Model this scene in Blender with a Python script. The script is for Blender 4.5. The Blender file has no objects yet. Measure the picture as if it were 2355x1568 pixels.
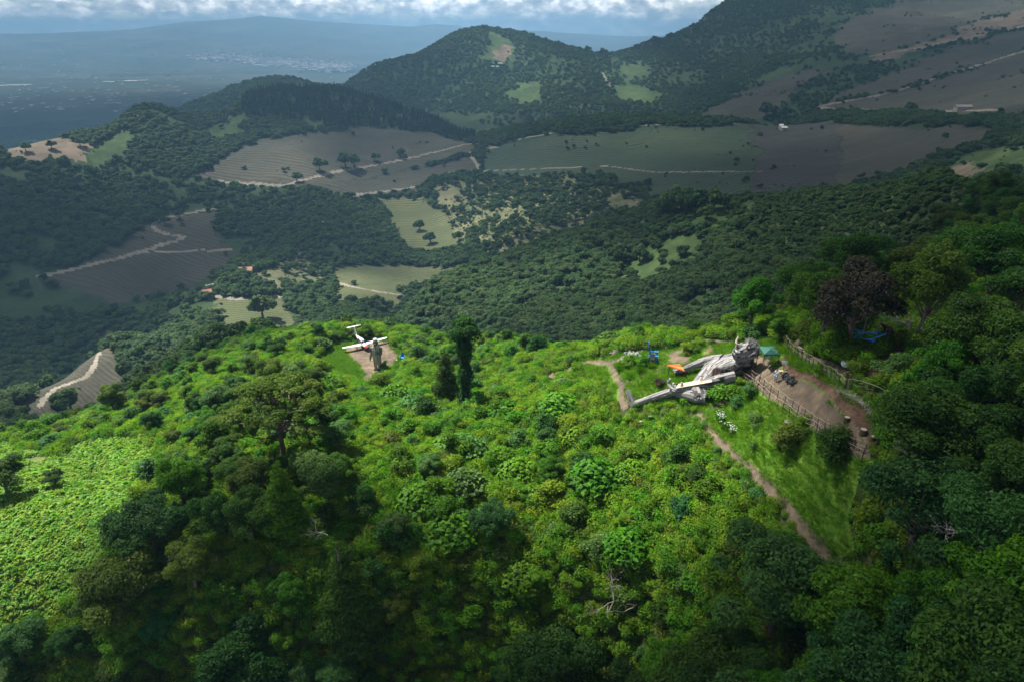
import bpy, bmesh, math, random
import numpy as np
from mathutils import Vector, Matrix
R = math.radians
rng = np.random.default_rng(7)
random.seed(7)
QUICK = False
scene = bpy.context.scene
col = scene.collection

# ------------------------------------------------------------------ camera
CAMZ = 100.0
PITCH = R(24.4)
cam_d = bpy.data.cameras.new("camera"); cam = bpy.data.objects.new("camera", cam_d); col.objects.link(cam)
cam_d.lens = 24.0; cam_d.sensor_width = 36.0; cam_d.clip_start = 0.5; cam_d.clip_end = 120000
cam.location = (0, 0, CAMZ); cam.rotation_euler = (R(90) - PITCH, 0, 0)
scene.camera = cam

# ------------------------------------------------------------------ world, sun, exposure
SUN_EL = R(58); SUN_AZ = R(-52)          # azimuth from +Y towards +X: the sun stands beyond, to the left
SUN_DIR = Vector((math.sin(SUN_AZ)*math.cos(SUN_EL), math.cos(SUN_AZ)*math.cos(SUN_EL), math.sin(SUN_EL)))
scene.view_settings.view_transform = 'Standard'; scene.view_settings.look = 'None'
scene.view_settings.gamma = 1.0; scene.view_settings.exposure = 1.6
scene.view_settings.use_curve_mapping = False
cy = scene.cycles
cy.max_bounces = 5; cy.diffuse_bounces = 2; cy.glossy_bounces = 1; cy.transmission_bounces = 3
cy.transparent_max_bounces = 12; cy.volume_bounces = 0; cy.caustics_reflective = False; cy.caustics_refractive = False

world = bpy.data.worlds.new("World"); scene.world = world; world.use_nodes = True
def build_world():
    nt = world.node_tree; N = nt.nodes; L = nt.links; N.clear()
    out = N.new('ShaderNodeOutputWorld'); bg = N.new('ShaderNodeBackground'); L.new(bg.outputs[0], out.inputs[0])
    sky = N.new('ShaderNodeTexSky'); sky.sky_type = 'NISHITA'; sky.sun_disc = False
    sky.sun_elevation = SUN_EL; sky.sun_rotation = SUN_AZ; sky.altitude = 1500
    bg.inputs['Strength'].default_value = 0.085
    tc = N.new('ShaderNodeTexCoord')
    sep = N.new('ShaderNodeSeparateXYZ'); L.new(tc.outputs['Generated'], sep.inputs[0])
    # cloud layer seen in perspective: direction / (z + c)
    zc = N.new('ShaderNodeMath'); zc.operation = 'MAXIMUM'; L.new(sep.outputs['Z'], zc.inputs[0]); zc.inputs[1].default_value = 0.0
    za = N.new('ShaderNodeMath'); za.operation = 'ADD'; L.new(zc.outputs[0], za.inputs[0]); za.inputs[1].default_value = 0.035
    dv = N.new('ShaderNodeVectorMath'); dv.operation = 'DIVIDE'
    L.new(tc.outputs['Generated'], dv.inputs[0])
    cb = N.new('ShaderNodeCombineXYZ')
    for k in range(3): L.new(za.outputs[0], cb.inputs[k])
    L.new(cb.outputs[0], dv.inputs[1])
    fl = N.new('ShaderNodeVectorMath'); fl.operation = 'MULTIPLY'; fl.inputs[1].default_value = (1, 1, 0)
    L.new(dv.outputs[0], fl.inputs[0])
    # puffs near the horizon are seen from the side: noise on the direction itself
    mp = N.new('ShaderNodeMapping'); mp.inputs['Scale'].default_value = (30, 30, 50); mp.inputs['Location'].default_value = (3.1, 1.7, 0.4)
    L.new(tc.outputs['Generated'], mp.inputs[0])
    n1 = N.new('ShaderNodeTexNoise'); n1.inputs['Scale'].default_value = 1.0; n1.inputs['Detail'].default_value = 8; n1.inputs['Roughness'].default_value = 0.58
    n1.inputs['Distortion'].default_value = 0.25
    L.new(mp.outputs[0], n1.inputs['Vector'])
    n2 = N.new('ShaderNodeTexNoise'); n2.inputs['Scale'].default_value = 0.42; n2.inputs['Detail'].default_value = 5
    L.new(fl.outputs[0], n2.inputs['Vector'])
    cov = N.new('ShaderNodeMath'); cov.operation = 'ADD'
    L.new(n1.outputs['Fac'], cov.inputs[0])
    h2 = N.new('ShaderNodeMath'); h2.operation = 'MULTIPLY_ADD'; h2.inputs[1].default_value = 0.55; h2.inputs[2].default_value = -0.24
    L.new(n2.outputs['Fac'], h2.inputs[0]); L.new(h2.outputs[0], cov.inputs[1])
    rc = N.new('ShaderNodeValToRGB'); L.new(cov.outputs[0], rc.inputs[0])
    rc.color_ramp.elements[0].position = 0.38; rc.color_ramp.elements[1].position = 0.47
    # cloud brightness
    mp2 = N.new('ShaderNodeMapping'); mp2.inputs['Scale'].default_value = (42, 42, 75); mp2.inputs['Location'].default_value = (9.1, 4.7, 0.15)
    L.new(tc.outputs['Generated'], mp2.inputs[0])
    n3 = N.new('ShaderNodeTexNoise'); n3.inputs['Scale'].default_value = 1.0; n3.inputs['Detail'].default_value = 9; n3.inputs['Roughness'].default_value = 0.6
    L.new(mp2.outputs[0], n3.inputs['Vector'])
    rb = N.new('ShaderNodeValToRGB'); L.new(n3.outputs['Fac'], rb.inputs[0])
    e = rb.color_ramp.elements
    e[0].position = 0.36; e[0].color = (2.6, 3.3, 4.1, 1)
    e[1].position = 0.66; e[1].color = (12.5, 12.2, 12, 1)
    m = e.new(0.5); m.color = (5.2, 5.5, 5.9, 1)
    # overhead, out of view, the clouds are dimmed to lower the ambient light
    mr = N.new('ShaderNodeMapRange'); mr.inputs['From Min'].default_value = 0.045; mr.inputs['From Max'].default_value = 0.12
    mr.inputs['To Min'].default_value = 1.0; mr.inputs['To Max'].default_value = 0.07
    L.new(sep.outputs['Z'], mr.inputs['Value'])
    dk = N.new('ShaderNodeMix'); dk.data_type = 'RGBA'; dk.blend_type = 'MULTIPLY'; dk.inputs['Factor'].default_value = 1
    L.new(rb.outputs[0], dk.inputs['A']); L.new(mr.outputs[0], dk.inputs['B'])
    mix = N.new('ShaderNodeMix'); mix.data_type = 'RGBA'
    L.new(rc.outputs[0], mix.inputs['Factor']); L.new(sky.outputs[0], mix.inputs['A']); L.new(dk.outputs['Result'], mix.inputs['B'])
    L.new(mix.outputs['Result'], bg.inputs['Color'])
build_world()
sun_d = bpy.data.lights.new("sun", 'SUN'); sun = bpy.data.objects.new("sun", sun_d); col.objects.link(sun)
sun_d.energy = 5.0; sun_d.angle = R(0.53); sun_d.color = (1.0, 0.95, 0.86)
sun.rotation_euler = SUN_DIR.to_track_quat('Z', 'Y').to_euler(); sun.location = (0, 0, 900)
# ------------------------------------------------------------------ terrain: one height function in (azimuth, ln distance)
FD = 2354 / 1.5            # focal length in the 2354 x 1568 pixel frame used for measuring
CP, SP = math.cos(PITCH), math.sin(PITCH)
def ray(u, v):
    x = (np.asarray(u, float) - 1177) / FD; y = (784 - np.asarray(v, float)) / FD
    dx = x; dy = CP + y * SP; dz = -SP + y * CP
    h = np.hypot(dx, dy)
    return np.arctan2(dx, dy), dz / h
def NU(u): return u * 0.9416      # 2500-wide frame to 2354-wide frame
COLS = {
 0: [(1568,75),(1350,82),(1200,92),(1080,108),(1040,122),(1000,150),('z',-45,240),(935,370),(915,480),(850,560),(700,680),(550,780),(450,880),(400,930),(345,1020)],
 250: [(1568,66),(1350,72),(1200,82),(1080,98),(1000,112),(960,134),(942,152),('z',-70,250),(870,390),(800,440),('z',-115,500),(700,640),(600,740),(500,850),(400,960),(350,1000),(300,1080)],
 480: [(1568,60),(1350,64),(1200,72),(1080,84),(1000,96),(900,118),(840,150),(815,166),('z',-90,270),(790,430),(720,500),(665,570),('z',-128,660),(600,760),(520,820),(450,900),(400,950),(340,1030),(285,1150)],
 700: [(1568,56),(1350,60),(1200,66),(1080,75),(1000,84),(900,104),(820,128),(770,150),('z',-85,260),(780,430),(700,520),(600,650),(520,760),(450,850),(400,920),(330,1020),(300,1100),(218,1300)],
 860: [(1568,54),(1300,60),(1100,72),(1000,84),(930,100),(880,118),(840,131),(780,144),(760,151),('z',-70,250),(745,430),(690,520),(620,640),(560,730),(480,850),(400,980),(340,1080),(300,1150)],
 1000: [(1568,53),(1300,59),(1100,70),(1000,82),(930,98),(870,118),(810,140),(775,153),('z',-60,230),(740,335),(600,680),(500,830),(440,900),(400,960),(340,1080),(310,1150),(290,1550),(230,1800)],
 1177: [(1568,52),(1300,58),(1100,70),(950,86),(850,108),(795,128),('z',0,190),(750,300),(650,370),(540,640),(480,780),(420,880),(370,980),(310,1120),(280,1550),(200,1900)],
 1450: [(1568,50),(1300,56),(1100,66),(1000,73),(940,76),(900,78.5),(850,84),(800,93),(775,99),('z',25,140),('z',-12,210),(735,290),(650,350),(560,410),(480,760),(400,880),(340,1000),(265,1600),(200,1900)],
 1700: [(1568,42),(1300,51),(1100,60),(1000,66),(950,70),(900,74),(850,78),(800,85.5),(770,91),('z',40,130),('z',4,200),(700,280),(600,330),(500,400),(445,700),(380,850),(300,1150),(270,1550),(200,1850),(100,2350)],
 1950: [(1568,41.6),(1300,49),(1150,53),(1040,56.5),(880,64),(800,72),(740,80),('z',58,120),('z',32,180),(560,300),(480,350),(425,700),(350,900),(285,1150),(230,1500),(150,1850),(50,2350),(-20,2750)],
 2200: [(1568,39.8),(1300,45.5),(1100,51.4),(950,58.5),(850,65),(780,72),('z',66,120),('z',50,200),(500,260),(400,650),(330,750),(280,900),(240,1200),(150,1700),(50,2300),(-10,2800)],
 2354: [(1568,39),(1300,44),(1100,50),(950,56),(850,63.5),(780,69),('z',72,120),('z',62,180),(395,500),(340,650),(250,900),(180,1300),(60,2200),(-5,2700)],
}
# sky lines: (u, v, distance), and how far the ground falls behind them (fraction of distance, metres)
SKY = [
 ([(-150,350,1000),(0,345,1020),(110,320,1050),(250,300,1080),(300,262,1130),(350,250,1180),(400,262,1200),(480,272,1200),(560,240,1260),(640,220,1300),(700,215,1310),(800,222,1310),(900,248,1290),(1000,280,1240),(1080,312,1190),(1177,296,1190),(1300,285,1230),(1450,280,1260),(1600,282,1270),(1700,284,1270)], 1.14, 70),
 ([(930,745,350),(1000,668,390),(1080,625,410),(1177,592,430),(1300,540,440),(1400,508,447),(1500,480,450),(1600,470,440),(1750,457,425),(1850,447,412),(1950,442,390),(2070,430,350),(2200,430,310),(2354,418,245)], 1.22, 60),
 ([(390,262,1900),(450,240,1950),(560,205,2000),(650,192,2000),(720,198,1980),(780,200,1950),(850,165,2000),(900,145,2050),(960,125,2120),(1010,102,2180),(1045,82,2230),(1080,69,2260),(1115,66,2270),(1150,68,2280),(1200,79,2300),(1260,98,2330),(1320,117,2380),(1370,130,2420),(1400,134,2470),(1450,122,2520),(1500,104,2560),(1540,93,2600),(1600,62,2700),(1640,28,2780),(1680,0,2850),(1760,-42,2950),(1900,-52,3050),(2100,-60,3200),(2354,-66,3300)], 1.2, 200),
 ([(-60,1000,150),(0,1000,150),(150,985,150),(250,942,154),(350,885,160),(480,815,166),(600,778,160),(700,768,152),(800,752,150),(870,754,151),(950,768,152)], 1.25, 28),
 ([(30,925,350),(110,885,375),(200,835,405),(280,790,430)], 1.15, 35),
 ([(400,690,585),(470,660,580),(540,615,620),(600,590,650)], 1.14, 30),
]
def ctrl():
    P = []
    for u, lst in COLS.items():
        first = None
        for it in lst:
            if it[0] == 'z':
                a, _ = ray(u, 700); P.append((float(a), math.log(it[2]), (it[1] - CAMZ) / it[2]))
            else:
                a, te = ray(u, it[0]); P.append((float(a), math.log(it[1]), float(te)))
                if first is None: first = (float(a), it[1], float(te) * it[1])
        P.append((first[0], math.log(22), (first[2] + 1) / 22)); P.append((first[0], math.log(33), (first[2] + 0.5) / 33))
    # near slope: denser samples between the measured columns
    us_c = [u for u in COLS]
    near = {}
    for u in us_c:
        q = [(it[0], math.log(it[1])) for it in COLS[u] if it[0] != 'z' and it[1] <= 171 and it[0] >= 735]
        q.sort(); near[u] = q
    for u in range(50, 2354, 75):
        if min(abs(u - c) for c in us_c) < 30: continue
        lo = max(c for c in us_c if c <= u); hi = min(c for c in us_c if c >= u); f = (u - lo) / (hi - lo)
        for v in (1568, 1450, 1300, 1200, 1100, 1040, 1000, 950, 900, 860, 820):
            if v < max(near[lo][0][0], near[hi][0][0]): continue
            a = np.interp(v, [p[0] for p in near[lo]], [p[1] for p in near[lo]]); b = np.interp(v, [p[0] for p in near[hi]], [p[1] for p in near[hi]])
            az_, te_ = ray(u, v); P.append((float(az_), a*(1-f) + b*f, float(te_)))
        az_, te_ = ray(u, 1568); d0 = math.exp(a*0 + np.interp(1568, [p[0] for p in near[lo]], [p[1] for p in near[lo]])*(1-f) + np.interp(1568, [p[0] for p in near[hi]], [p[1] for p in near[hi]])*f)
        P.append((float(az_), math.log(33), (float(te_)*d0 + 0.5) / 33)); P.append((float(az_), math.log(22), (float(te_)*d0 + 1) / 22))
    for pts, f, drop in SKY:
        pu = [p[0] for p in pts]
        us = np.unique(np.concatenate([np.array(pu, float), np.arange(pu[0], pu[-1], 90.0)]))
        vs = np.interp(us, pu, [p[1] for p in pts]); ds = np.interp(us, pu, [p[2] for p in pts])
        for u, v, d in zip(us, vs, ds):
            a, te = ray(u, v)
            P.append((float(a), math.log(d), float(te)))
            z = te * d - drop
            P.append((float(a), math.log(d * f), float(z / (d * f))))
    # behind the middle ridge on the left the ground falls to the plain
    for u in range(-300, 700, 140):
        a, _ = ray(u, 300)
        for d, z in ((1500, -180), (2300, -270), (3300, -298), (5000, -300)):
            if u > 330 and d in (1500,): continue
            if u > 330 and d == 2300: z = -230; d = 2700
            P.append((float(a), math.log(d), (z - CAMZ) / d))
    for u in range(700, 1500, 140):
        a, _ = ray(u, 200)
        for d, z in ((3300, -260), (4300, -295), (6000, -300)):
            P.append((float(a), math.log(d), (z - CAMZ) / d))
    for u in (1600, 1800, 2000, 2200, 2400):
        a, _ = ray(u, 100)
        P.append((float(a), math.log(5000), 0.0)); P.append((float(a), math.log(7000), (-290 - CAMZ) / 7000))
    for uu, sg in ((0, -1), (2354, 1)):      # carry the edge columns outwards
        for it in COLS[uu]:
            if it[0] == 'z': d, te = it[2], (it[1] - CAMZ) / it[2]
            else: d = it[1]; te = float(ray(uu, it[0])[1])
            if d > 150: P.append((sg*0.86, math.log(d), te))
            elif sg > 0 and 45 < d <= 150: P.append((0.92, math.log(d), (74 - CAMZ) / d))
            elif sg < 0 and 60 < d <= 150: P.append((-0.95, math.log(d), (d*te*0.9 - 10) / d))
    P.append((0.92, math.log(28), (66-CAMZ)/28)); P.append((-0.95, math.log(35), (40-CAMZ)/35))
    for a_ in (0.86,):
        for d, z in ((2200, 150), (3000, 260), (4000, 200)): P.append((a_, math.log(d), (z-CAMZ)/d))
    P = np.array(P)
    # drop near duplicates
    keep = []
    for i in range(len(P)):
        if all(abs(P[i,0]-P[j,0])*2 + abs(P[i,1]-P[j,1]) > 0.03 for j in keep): keep.append(i)
    return P[keep]
P = ctrl()
AZS = 2.2
PX = np.stack([P[:,0]*AZS, P[:,1]], 1)
def _phi(r2): return np.sqrt(r2 + 0.0036)
_r2 = ((PX[:,None,:] - PX[None,:,:])**2).sum(-1)
n_ = len(P)
A_ = np.zeros((n_+3, n_+3)); A_[:n_,:n_] = _phi(_r2) ; A_[:n_,n_] = 1; A_[:n_,n_+1:] = PX; A_[n_,:n_] = 1; A_[n_+1:,:n_] = PX.T
W_ = np.linalg.solve(A_, np.concatenate([P[:,2], [0,0,0]]))
def rbf(az, ld):
    q = np.stack([az.ravel()*AZS, ld.ravel()], 1); o = np.empty(len(q))
    for i in range(0, len(q), 20000):
        qq = q[i:i+20000]
        r2 = ((qq[:,None,:] - PX[None,:,:])**2).sum(-1)
        o[i:i+20000] = _phi(r2) @ W_[:n_] + W_[n_] + qq @ W_[n_+1:]
    return o.reshape(az.shape)
def sstep(x, a, b):
    t = np.clip((x - a) / (b - a), 0, 1); return t*t*(3-2*t)
def vnoise(x, y, seed=0):
    xi = np.floor(x).astype(np.int64); yi = np.floor(y).astype(np.int64); fx = x - xi; fy = y - yi
    def h(a, b):
        k = (a * 374761393 + b * 668265263 + seed * 974634777) & 0xffffffff
        k = ((k ^ (k >> 13)) * 1274126177) & 0xffffffff
        return ((k ^ (k >> 16)) & 0xffff) / 65535.0
    fx = fx*fx*(3-2*fx); fy = fy*fy*(3-2*fy)
    return (h(xi,yi)*(1-fx)*(1-fy) + h(xi+1,yi)*fx*(1-fy) + h(xi,yi+1)*(1-fx)*fy + h(xi+1,yi+1)*fx*fy) * 2 - 1
def fbm(x, y, sc, octv=5, seed=0, rough=0.5):
    s = 0; a = 1; t = 0
    for k in range(octv):
        s = s + a * vnoise(x / sc * 2**k + 17.3*k, y / sc * 2**k - 9.1*k, seed + k); t += a; a *= rough
    return s / t
FSKY = np.array([(-900,70),(-400,78),(0,80),(130,78),(200,75),(260,73),(310,68),(370,60),(430,52),(500,48),(560,42),(600,37),(640,40),(720,48),(800,54),(850,57),(950,62),(1000,56),(1050,60),(1100,68),(1250,72),(1330,78),(1400,82),(1460,84),(1600,80),(2400,70),(3200,70)], float)
_fa, _ft = ray(FSKY[:,0], FSKY[:,1])
# grid
NA_IN, NR = (520, 640) if QUICK else (1150, 1500)
az_in = np.linspace(-0.83, 0.83, NA_IN)
AZ = np.concatenate([np.linspace(-1.25, -0.83, 40)[:-1], az_in, np.linspace(0.83, 1.25, 40)[1:]])
LD0, LD1 = math.log(9.0), math.log(20000.0)
LD = np.linspace(LD0, LD1, NR)
def height_grid():
    ca = np.linspace(-1.25, 1.25, 300); cl = np.linspace(LD0, math.log(9000.0), 420)
    A, Lg = np.meshgrid(ca, cl, indexing='ij')
    a_lo, a_hi = -0.95, 0.92
    T = rbf(np.clip(A, a_lo, a_hi), np.clip(Lg, math.log(22), None))
    Z = T * np.exp(Lg) + CAMZ
    Z = np.where(Lg < math.log(22), (T * 22 + CAMZ), Z)
    # resample (bicubic-like smoothing is unnecessary, the coarse grid is fine)
    ia = np.interp(AZ, ca, np.arange(len(ca))); il = np.interp(np.minimum(LD, cl[-1]), cl, np.arange(len(cl)))
    i0 = np.clip(ia.astype(int), 0, len(ca)-2); fa = (ia - i0)[:,None]
    j0 = np.clip(il.astype(int), 0, len(cl)-2); fl = (il - j0)[None,:]
    Zg = (Z[i0][:,j0]*(1-fa)*(1-fl) + Z[i0+1][:,j0]*fa*(1-fl) + Z[i0][:,j0+1]*(1-fa)*fl + Z[i0+1][:,j0+1]*fa*fl)
    Ag, Lgg = np.meshgrid(AZ, LD, indexing='ij'); D = np.exp(Lgg); X = np.sin(Ag)*D; Y = np.cos(Ag)*D
    # folds and gullies grow with distance
    g1 = fbm(X, Y, 420, 5, 3) ; g1 = (0.24 - np.abs(g1)) * 1.3
    amp = np.interp(D, [0, 170, 300, 600, 1200, 1700, 2400, 4000, 6000], [0, 0, 0.5, 3, 9, 20, 28, 34, 0])
    Zg = Zg + g1 * amp
    g2 = fbm(X, Y, 130, 4, 11); g2 = (0.22 - np.abs(g2))
    Zg = Zg + g2 * np.interp(D, [0, 300, 600, 1500, 2500, 5000], [0, 0.5, 3, 8, 16, 0])
    flat = np.interp(D, [0, 45, 110, 158, 220, 400], [0.25, 0.12, 0.2, 0.25, 0.9, 0.9])
    Zg = Zg + fbm(X, Y, 14, 4, 5) * flat
    # far plain, foothills, far mountains
    zp = -300 + fbm(X, Y, 1600, 4, 21) * 14
    fh = np.maximum(0, fbm(X, Y, 2400, 5, 29) + 0.15) * 190 * sstep(D, 5000, 7500)
    ca_u = (np.tan(Ag)) # side to side
    zp = zp + fh * sstep(D, 6800, 9000) + np.maximum(0, fbm(X, Y, 1700, 5, 40)+.1) * 110 * sstep(D, 4000, 5000) * (1 - sstep(D, 6000, 7000)) * sstep(Ag, 0.02, 0.2)
    te = np.interp(Ag, _fa, _ft)
    zm = te * 13500 + CAMZ
    rid = sstep(D, 8000, 13500) * (1 - 0.7*sstep(D, 13500, 18000))
    zmf = -280 + (zm + 280) * rid + fbm(X, Y, 1700, 6, 50, 0.55) * 110 * sstep(D, 8000, 11000) * (1 - 0.85*np.exp(-((D-13500)/1000)**2))
    zp = np.where(D > 8000, np.maximum(zp * (1 - sstep(D, 9500, 12000)) + zmf * sstep(D, 9500, 12000), zmf), zp)
    b = sstep(Lgg, math.log(4200), math.log(5600))
    Zg = Zg * (1 - b) + zp * b
    return X, Y, Zg
GX, GY, GZ = height_grid()
def level(u, v, d, z, r0, r1):
    """a level pad in the ground"""
    a, te = ray(u, v); x, y = math.sin(float(a))*d, math.cos(float(a))*d; w = 1 - sstep(np.hypot(GX - x, GY - y), r0, r1); GZ[:] = GZ*(1-w) + z*w
level(838, 815, 134.0, 36.7, 9.5, 16.0)
def polar_idx(x, y):
    x = np.asarray(x, float); y = np.asarray(y, float)
    a = np.arctan2(x, y); l = np.log(np.maximum(np.hypot(x, y), 9.01))
    return np.clip(np.interp(a, AZ, np.arange(len(AZ))), 0, len(AZ)-1.001), np.clip((l - LD0) / (LD1 - LD0) * (NR - 1), 0, NR-1.001)
def H(x, y):
    ia, il = polar_idx(x, y); i = ia.astype(int); j = il.astype(int); fa = ia - i; fl = il - j
    return GZ[i,j]*(1-fa)*(1-fl) + GZ[i+1,j]*fa*(1-fl) + GZ[i,j+1]*(1-fa)*fl + GZ[i+1,j+1]*fa*fl
_TE = (GZ - CAMZ) / np.exp(LD)[None,:]
def hit(u, v, dmin=20.0, dmax=46000.0, lift=0.0):
    """first ground point seen through pixel (u, v) of the 2354-wide frame, beyond dmin"""
    a, te = ray(u, v); a = float(a); te = float(te)
    ia = float(np.interp(a, AZ, np.arange(len(AZ)))); i = min(int(ia), len(AZ)-2); f = ia - i
    t = _TE[i]*(1-f) + _TE[i+1]*f + lift / np.exp(LD)
    j0 = int(max(0, (math.log(dmin) - LD0) / (LD1 - LD0) * (NR - 1)))
    js = np.nonzero(t[j0:] >= te)[0]
    if len(js) == 0: j = int(np.argmax(t[j0:])) + j0; l = LD[j]
    else:
        j = js[0] + j0
        if j == 0 or j == j0: l = LD[j]
        else: l = LD[j-1] + (te - t[j-1]) / (t[j] - t[j-1] + 1e-12) * (LD[j] - LD[j-1])
    d = math.exp(l); d = min(d, dmax)
    x, y = math.sin(a)*d, math.cos(a)*d
    return np.array([x, y, float(H(x, y))])
def hitN(u, v, **k): return hit(NU(u), NU(v), **k)
def project(x, y, z):
    x = np.asarray(x, float); dz = np.asarray(z, float) - CAMZ
    f = y*CP - dz*SP; up = y*SP + dz*CP
    f = np.where(f > 0.1, f, 0.1)
    return 1177 + FD * x / f, 784 - FD * up / f
def at(u, v, d):
    """point at horizontal distance d seen through pixel (u, v)"""
    a, te = ray(u, v); return np.array([math.sin(a)*d, math.cos(a)*d, CAMZ + float(te)*d])
def in_poly(px, py, poly):
    poly = np.asarray(poly, float); c = np.zeros(np.shape(px), bool); n = len(poly); j = n - 1
    for i in range(n):
        xi, yi = poly[i]; xj, yj = poly[j]
        if yi != yj:
            c ^= ((yi > py) != (yj > py)) & (px < (xj - xi) * (py - yi) / (yj - yi) + xi)
        j = i
    return c
# ------------------------------------------------------------------ land cover: regions on the ground, in metres
def ground_poly(pts, dmin=20, dmax=46000):
    out = []
    n = len(pts)
    for i in range(n):
        (u0, v0), (u1, v1) = pts[i], pts[(i+1) % n]
        k = max(1, int(math.hypot(u1-u0, v1-v0) / 40))
        for t in range(k):
            q = hit(u0 + (u1-u0)*t/k, v0 + (v1-v0)*t/k, dmin, dmax); out.append((q[0], q[1]))
    return out
def ground_line(pts, dmin=20, dmax=46000):
    out = []
    for i in range(len(pts)-1):
        (u0, v0), (u1, v1) = pts[i], pts[i+1]
        k = max(1, int(math.hypot(u1-u0, v1-v0) / 12))
        for t in range(k): 
            q = hit(u0 + (u1-u0)*t/k, v0 + (v1-v0)*t/k, dmin, dmax); out.append((q[0], q[1]))
    q = hit(pts[-1][0], pts[-1][1], dmin, dmax); out.append((q[0], q[1]))
    # straighten the way the rays jump between folds of the ground
    a = np.array(out)
    for _ in range(2):
        b = a.copy(); b[1:-1] = (a[:-2] + a[1:-1]*2 + a[2:]) / 4; a = b
    return a
def crop(ox, oy, w, pts, outw=2355.0):
    s = w / outw
    return [((ox + x*s)*0.9416, (oy + y*s)*0.9416) for x, y in pts]
C1 = lambda p: crop(1500, 750, 700, p)
C2 = lambda p: crop(700, 750, 600, p)
C3 = lambda p: crop(1490, 820, 200, p, 2240)
C4 = lambda p: crop(1640, 800, 240, p, 2352)
C5 = lambda p: crop(1600, 900, 900, p, 1845)
C6 = lambda p: crop(1300, 820, 260, p, 2038)
# class ids
(TERR, DIRT, ROAD, TRAIL, BANK, GRASS, CROPS, DRYF, DARKF, GREENF, SOILF, MEADOW, FROAD, TEAF, BRUSH) = range(15)
NEAR_POLYS = [
 (GRASS, C2([(300,440),(400,370),(560,320),(700,290),(900,290),(1000,330),(1080,400),(1150,470),(1100,560),(940,600),(850,720),(760,740),(600,700),(400,640),(290,540)]), 40, 175),
 (DIRT, C2([(560,400),(680,325),(850,312),(985,340),(1010,380),(1050,450),(1060,520),(1030,560),(930,575),(925,640),(850,665),(835,735),(750,715),(755,640),(710,560),(620,470)]), 40, 175),
 (GRASS, C1([(-300,420),(-60,400),(200,380),(330,360),(560,330),(830,300),(960,270),(1080,300),(1250,280),(1400,290),(1640,420),(1900,620),(2100,860),(2200,1000),(2050,1200),(2250,1346),(1900,1400),(1300,1346),(1100,1346),(850,1060),(680,860),(600,800),(200,800),(30,760),(-60,640),(-250,560)]), 40, 130),
 (GRASS, C5([(200,190),(420,90),(560,130),(700,250),(780,300),(880,380),(960,430),(1060,480),(1010,600),(960,780),(980,960),(880,1010),(720,800),(530,580),(330,370)]), 40, 130),
 (CROPS, [(0,1090),(60,1040),(150,1050),(180,1020),(240,1005),(355,1010),(367,1070),(330,1120),(300,1200),(250,1300),(220,1360),(130,1420),(60,1440),(0,1520),(-200,1620),(-300,1200)], 40, 175),
 (CROPS, [(-200,1000),(0,1015),(50,1030),(45,1060),(0,1080),(-200,1090)], 40, 175),
 (DIRT, C3([(1250,480),(1500,500),(1640,470),(1900,380),(2000,430),(1900,560),(2240,560),(2240,760),(2050,800),(1900,770),(1560,760),(1480,900),(1400,960),(1290,1040),(1100,950),(1060,1060),(1000,1120),(900,1190),(700,1250),(430,1360),(410,1290),(700,1190),(980,1110),(1030,980),(1200,930),(1280,960),(1450,800),(1560,640),(1400,560)]), 40, 130),
 (DIRT, C4([(380,480),(480,330),(700,262),(900,240),(1120,270),(1300,330),(1480,345),(1480,400),(1150,420),(980,440),(860,330),(560,380),(400,520),(300,640),(-100,660),(-100,600)]), 40, 130),
 (BANK, C4([(960,380),(1030,470),(990,600),(960,720),(790,720),(780,600),(860,480)]), 40, 130),
 (DIRT, C4([(1850,300),(2050,200),(2200,165),(2320,190),(2180,340),(2000,350),(1950,420),(1880,380)]), 40, 130),
 (DIRT, C1([(960,600),(1060,530),(1090,420),(1180,400),(1300,480),(1400,500),(1500,600),(1600,680),(1720,760),(1850,880),(1990,1000),(2090,1080),(2160,1150),(2130,1240),(1990,1230),(1880,1160),(1720,1070),(1650,1010),(1500,910),(1400,850),(1280,760),(1180,690),(1050,650),(980,640)]), 40, 130),
 (BANK, C1([(1370,390),(1450,430),(1560,520),(1720,640),(1900,770),(2080,890),(2180,1020),(2190,1120),(2100,1085),(1990,1000),(1850,875),(1730,760),(1620,680),(1500,590),(1400,495),(1340,460)]), 40, 130),
 (DIRT, C1([(1390,180),(1480,220),(1560,320),(1680,415),(1800,475),(1900,545),(2050,585),(2200,670),(2300,740),(2240,760),(2150,700),(2000,620),(1880,585),(1750,505),(1620,430),(1500,340),(1420,270)]), 40, 130),
 (BANK, C1([(2050,560),(2120,480),(2220,370),(2400,310),(2450,420),(2250,560),(2180,640),(2080,600)]), 40, 130),
 (DIRT, C6([(220,560),(270,560),(270,700),(390,720),(440,850),(380,880),(240,850),(210,700)]), 40, 130),
]
NEAR_LINES = [
 (DIRT, C6([(380,790),(470,740),(650,660),(800,600),(950,530),(1150,490),(1300,505),(1400,570),(1520,560),(1600,490),(1750,420),(1950,330),(2100,300)]), 0.75),
 (DIRT, C6([(1540,570),(1530,650),(1530,760),(1600,850),(1720,890),(1750,970),(1730,1060),(1700,1120),(1740,1250),(1780,1330)]), 0.5),
 (TRAIL, C5([(215,225),(260,300),(330,370),(400,450),(460,490),(530,570),(600,640),(650,700),(720,790),(800,890),(870,970),(930,1060)]), 0.36),
 (DIRT, C1([(800,840),(880,800),(960,780)]), 0.35),
]
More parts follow.
